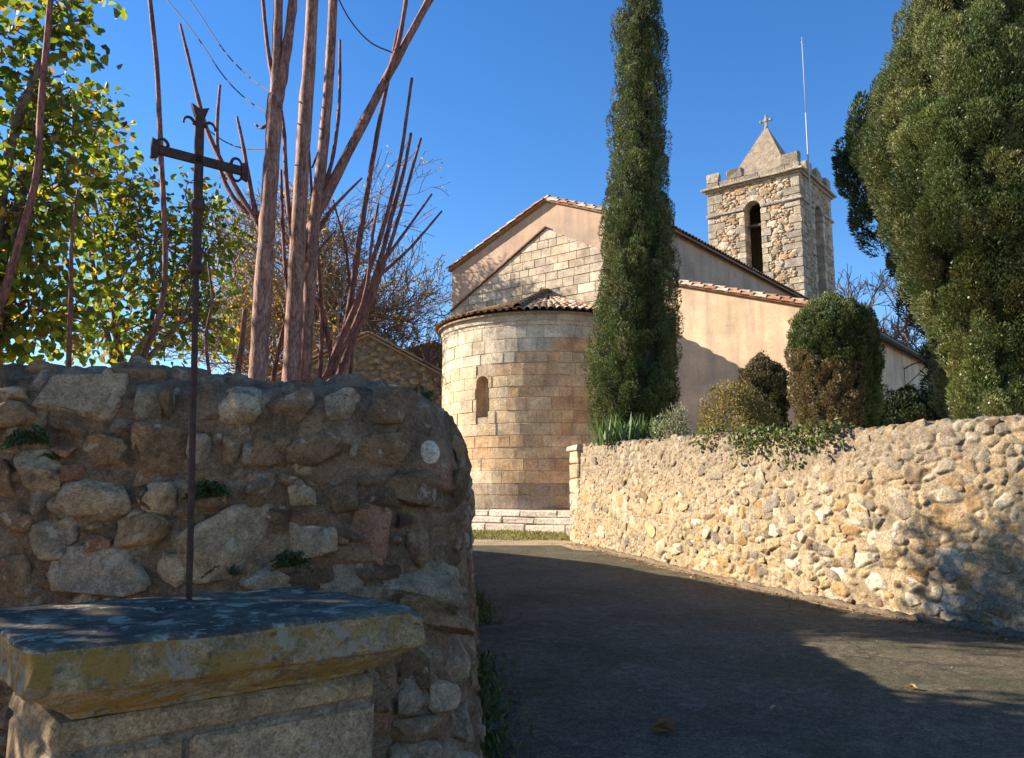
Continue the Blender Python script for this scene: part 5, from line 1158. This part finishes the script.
# ================================================================== DISTANT BARE TREES
def bare_tree(label, base, h, spread, seed, col, leafcol=None, nleaf=0, levels=5, group='distant bare trees', r0=.16):
    r = np.random.default_rng(seed); base = np.array(base, float); root = empty('bare_tree', tuple(base)); tag(root, label, 'tree', group)
    tr, br = MB(), MB(); tips = []
    def grow(p, d, L, rad, lev):
        n = 5; pts = [p]; q = p
        for k in range(n): d = unit(d + r.normal(size=3) * .13 + np.array([0, 0, .05])); q = q + d * L / n; pts.append(q)
        tube(tr if lev == 0 else br, np.array(pts) - base, np.maximum(np.linspace(rad, rad * .62, n + 1), base[1] * .00042), 6 if lev < 2 else 3, col)
        if lev >= levels: tips.extend(pts[2:]); return
        for k in range(5 if lev == 0 else 4 if lev < 3 else 3):
            t = r.uniform(.45, 1.0) if lev else r.uniform(.75, 1); s = pts[int(round(t * n))]; a = r.normal(size=3); a = unit(a - d * (a @ d)); 
            grow(s, unit(d * r.uniform(.6, 1.0) + a * spread * r.uniform(.6, 1.1)), L * r.uniform(.6, .82), rad * .55, lev + 1)
    grow(base + np.array([0, 0, -.2]), np.array([0, 0, 1.0]), h * .27, r0, 0)
    tr.build('trunk', M['bark2'], root, True); o = br.build('crown_branches', M['bark2'], root); o['kind'] = 'stuff'
    if nleaf:
        tp = np.array(tips); P = tp[r.choice(len(tp), nleaf)] + r.normal(size=(nleaf, 3)) * .12 - base; f = MB(); leaves(f, P, r.normal(size=P.shape) + np.array([0, 0, -.5]), .10, .07, pick(leafcol, nleaf, r, .2), r); f.build('foliage', M['leaf'], root)
YL = [(.26, .20, .05), (.20, .17, .06), (.30, .22, .07), (.15, .14, .05)]
g = at(335, 430, 31); bare_tree('distant round-crowned bare tree with few yellow leaves, left of the gable', (g[0], 31, gz(31)), 19, .8, 301, (.25, .165, .095), YL, 3600, 6, r0=.24)
g = at(255, 430, 33); bare_tree('distant yellow-leaved tree behind the leftmost trunk', (g[0], 33, gz(33)), 16.5, .75, 302, (.25, .17, .09), YL, 6000, 6, r0=.22)
g = at(400, 430, 35); bare_tree('distant leafless tree with fine twigs close to the barns', (g[0], 35, gz(35)), 15, .85, 303, (.22, .14, .085), YL, 300, 6, r0=.2)
g = at(905, 430, 46); bare_tree('distant bare tree seen between bell tower and huge cypress', (g[0], 46, gz(46)), 20, .7, 304, (.14, .10, .08), [(.14, .07, .04)], 500, 6, r0=.4)
b = at(418, 392, 5.6); b[2] = 1.75
shrub('leafy_shrub', 'dark green shrub behind the right end of the shaded wall', 'shrub', b, (.13, .2, .58), 500, .05, .036, [(.03, .055, .02), (.045, .07, .025), (.06, .08, .03)], 311, group=None)
b = at(372, 392, 7.5); b[2] = 1.55
shrub('leafy_shrub', 'yellow-green undergrowth at the foot of the bare shoots', 'shrub', b, (.75, .45, .62), 1300, .055, .04, [(.10, .13, .03), (.16, .16, .04), (.06, .09, .025), (.2, .16, .05)], 312, group=None, shell=.3)

# ================================================================== WIRES
def cable(label, pts, d0, d1):
    P = [at(u, v, d0 + (d1 - d0) * k / (len(pts) - 1)) for k, (u, v) in enumerate(pts)]; root = empty('overhead_cable', tuple(P[0])); mb = MB(); tube(mb, smooth_path(P, 24) - P[0], .0055, 5); o = mb.build('wire', M['wire'], root); tag(root, label, 'cable', 'thin cables tied to the bare trunks')
cable('upper thin dark cable running down to the leftmost trunk', [(150, -50), (190, 0), (222, 48), (248, 76), (274, 95)], 7.5, 5.0)
cable('second thin cable below the upper one, sagging to the leftmost trunk', [(150, -20), (192, 30), (222, 74), (245, 98), (271, 116)], 7.2, 5.0)
cable('short faint cable behind the cross arm', [(196, 118), (219, 138), (242, 148), (268, 149)], 6.4, 5.05)
cable('thin wire between the straight trunk and the leaning branch', [(334, -10), (350, 20), (370, 42), (393, 53)], 5.4, 5.5)

# ================================================================== GRASS, WEEDS, LITTER
r = np.random.default_rng(401)
n = 15000; P = np.stack([r.uniform(-5, 1.5, n), r.uniform(17.0, 20.9, n)], 1); nn = Noise(3, 2.2, 8)
keep = (nn(np.c_[P, np.zeros(n)]) + (P[:, 1] - 17.6) * .9 > 0) & (P[:, 0] < 1.25 + (17.2 - P[:, 1]) * .0); P = P[keep]; n = len(P)
P3 = np.c_[P, np.interp(P[:, 1], GY, GZ)]; f = MB(); blades(f, P3, np.c_[r.normal(size=(n, 2)) * .5, np.ones(n)], r.uniform(.03, .09, n), .014, pick([(.12, .15, .035), (.18, .18, .06), (.24, .20, .09), (.08, .12, .03)], n, r, .2), r)
tag(f.build('grass', M['bush']), kind='stuff')
f = MB(); n = 3800; yv = r.uniform(4.6, 15.5, n) ; xv = np.array([xl(y) for y in yv]) + np.abs(r.normal(size=n)) * .13 + .02
m = Noise(9, 1.5, 6)(np.c_[xv, yv, np.zeros(n)]) > -.1; xv, yv = xv[m], yv[m]; n = len(xv)
blades(f, np.c_[xv, yv, np.interp(yv, GY, GZ)], np.c_[r.normal(size=(n, 2)) * .8, np.ones(n)], r.uniform(.03, .12, n), .016, pick([(.05, .085, .02), (.08, .11, .03), (.10, .09, .04)], n, r, .2), r); tag(f.build('weeds', M['bush']), kind='stuff')
f = MB(); n = 1600; k = r.integers(40, len(RF) - 60, n); off = np.abs(r.normal(size=n)) * .22 + .1; xv = RF[k, 0] + RN[k, 0] * off; yv = RF[k, 1] + RN[k, 1] * off
leaves(f, np.c_[xv, yv, np.interp(yv, GY, GZ) + .015], np.c_[r.normal(size=(n, 2)), r.normal(size=n) * .15], r.uniform(.02, .05, n), r.uniform(.012, .03, n), pick([(.22, .13, .06), (.30, .19, .09), (.14, .09, .05)], n, r, .2), r, .25, up=np.array([0, 0, 1.0])); tag(f.build('leaf_litter', M['bush']), kind='stuff')
f = MB(); n = 260; yv = r.uniform(3.0, 15, n); xv = np.array([r.uniform(xl(max(y, 4.3)) + .1, xr(y) - .4) for y in yv])
for x, y in zip(xv, yv): lump(f, (x, y, gz(y) + .008), np.diag([1, .8, .45]) * r.uniform(.004, .012), pick([(.2, .17, .12), (.15, .12, .09), (.27, .23, .17)], 1, r)[0], int(r.integers(1e6)), 1, .7, .2)
tag(f.build('loose_gravel', M['wall_stone']), kind='stuff')
def gpt(u, v):
    d = at(u, v, 1) - _C
    for y in np.arange(1, 30, .01):
        if CZ + d[2] * y <= gz(y) + .006: return _C + d * y
for label, u, v, s, c in (('curled brown fallen leaf in the shaded middle of the lane', 652, 731, .16, (.20, .11, .05)), ('small pale fallen leaf on the dark lane near the photo bottom', 770, 712, .07, (.36, .28, .16)), ('fallen leaf lying on the lane short of the wall shadow', 905, 690, .07, (.30, .2, .09))):
    p = gpt(u, v); o = MB(); leaves(o, np.array([[0, 0, .02], [.03, .02, .02]]), np.array([[1, .3, .1], [.6, -.9, .15]]), s, s * .55, pick([c], 2, r, .1), r, .3, up=np.array([0, 0, 1.0])); tag(o.build('fallen_leaf', M['bush']), label, 'leaf').location = p
mb = MB(); r = np.random.default_rng(77)
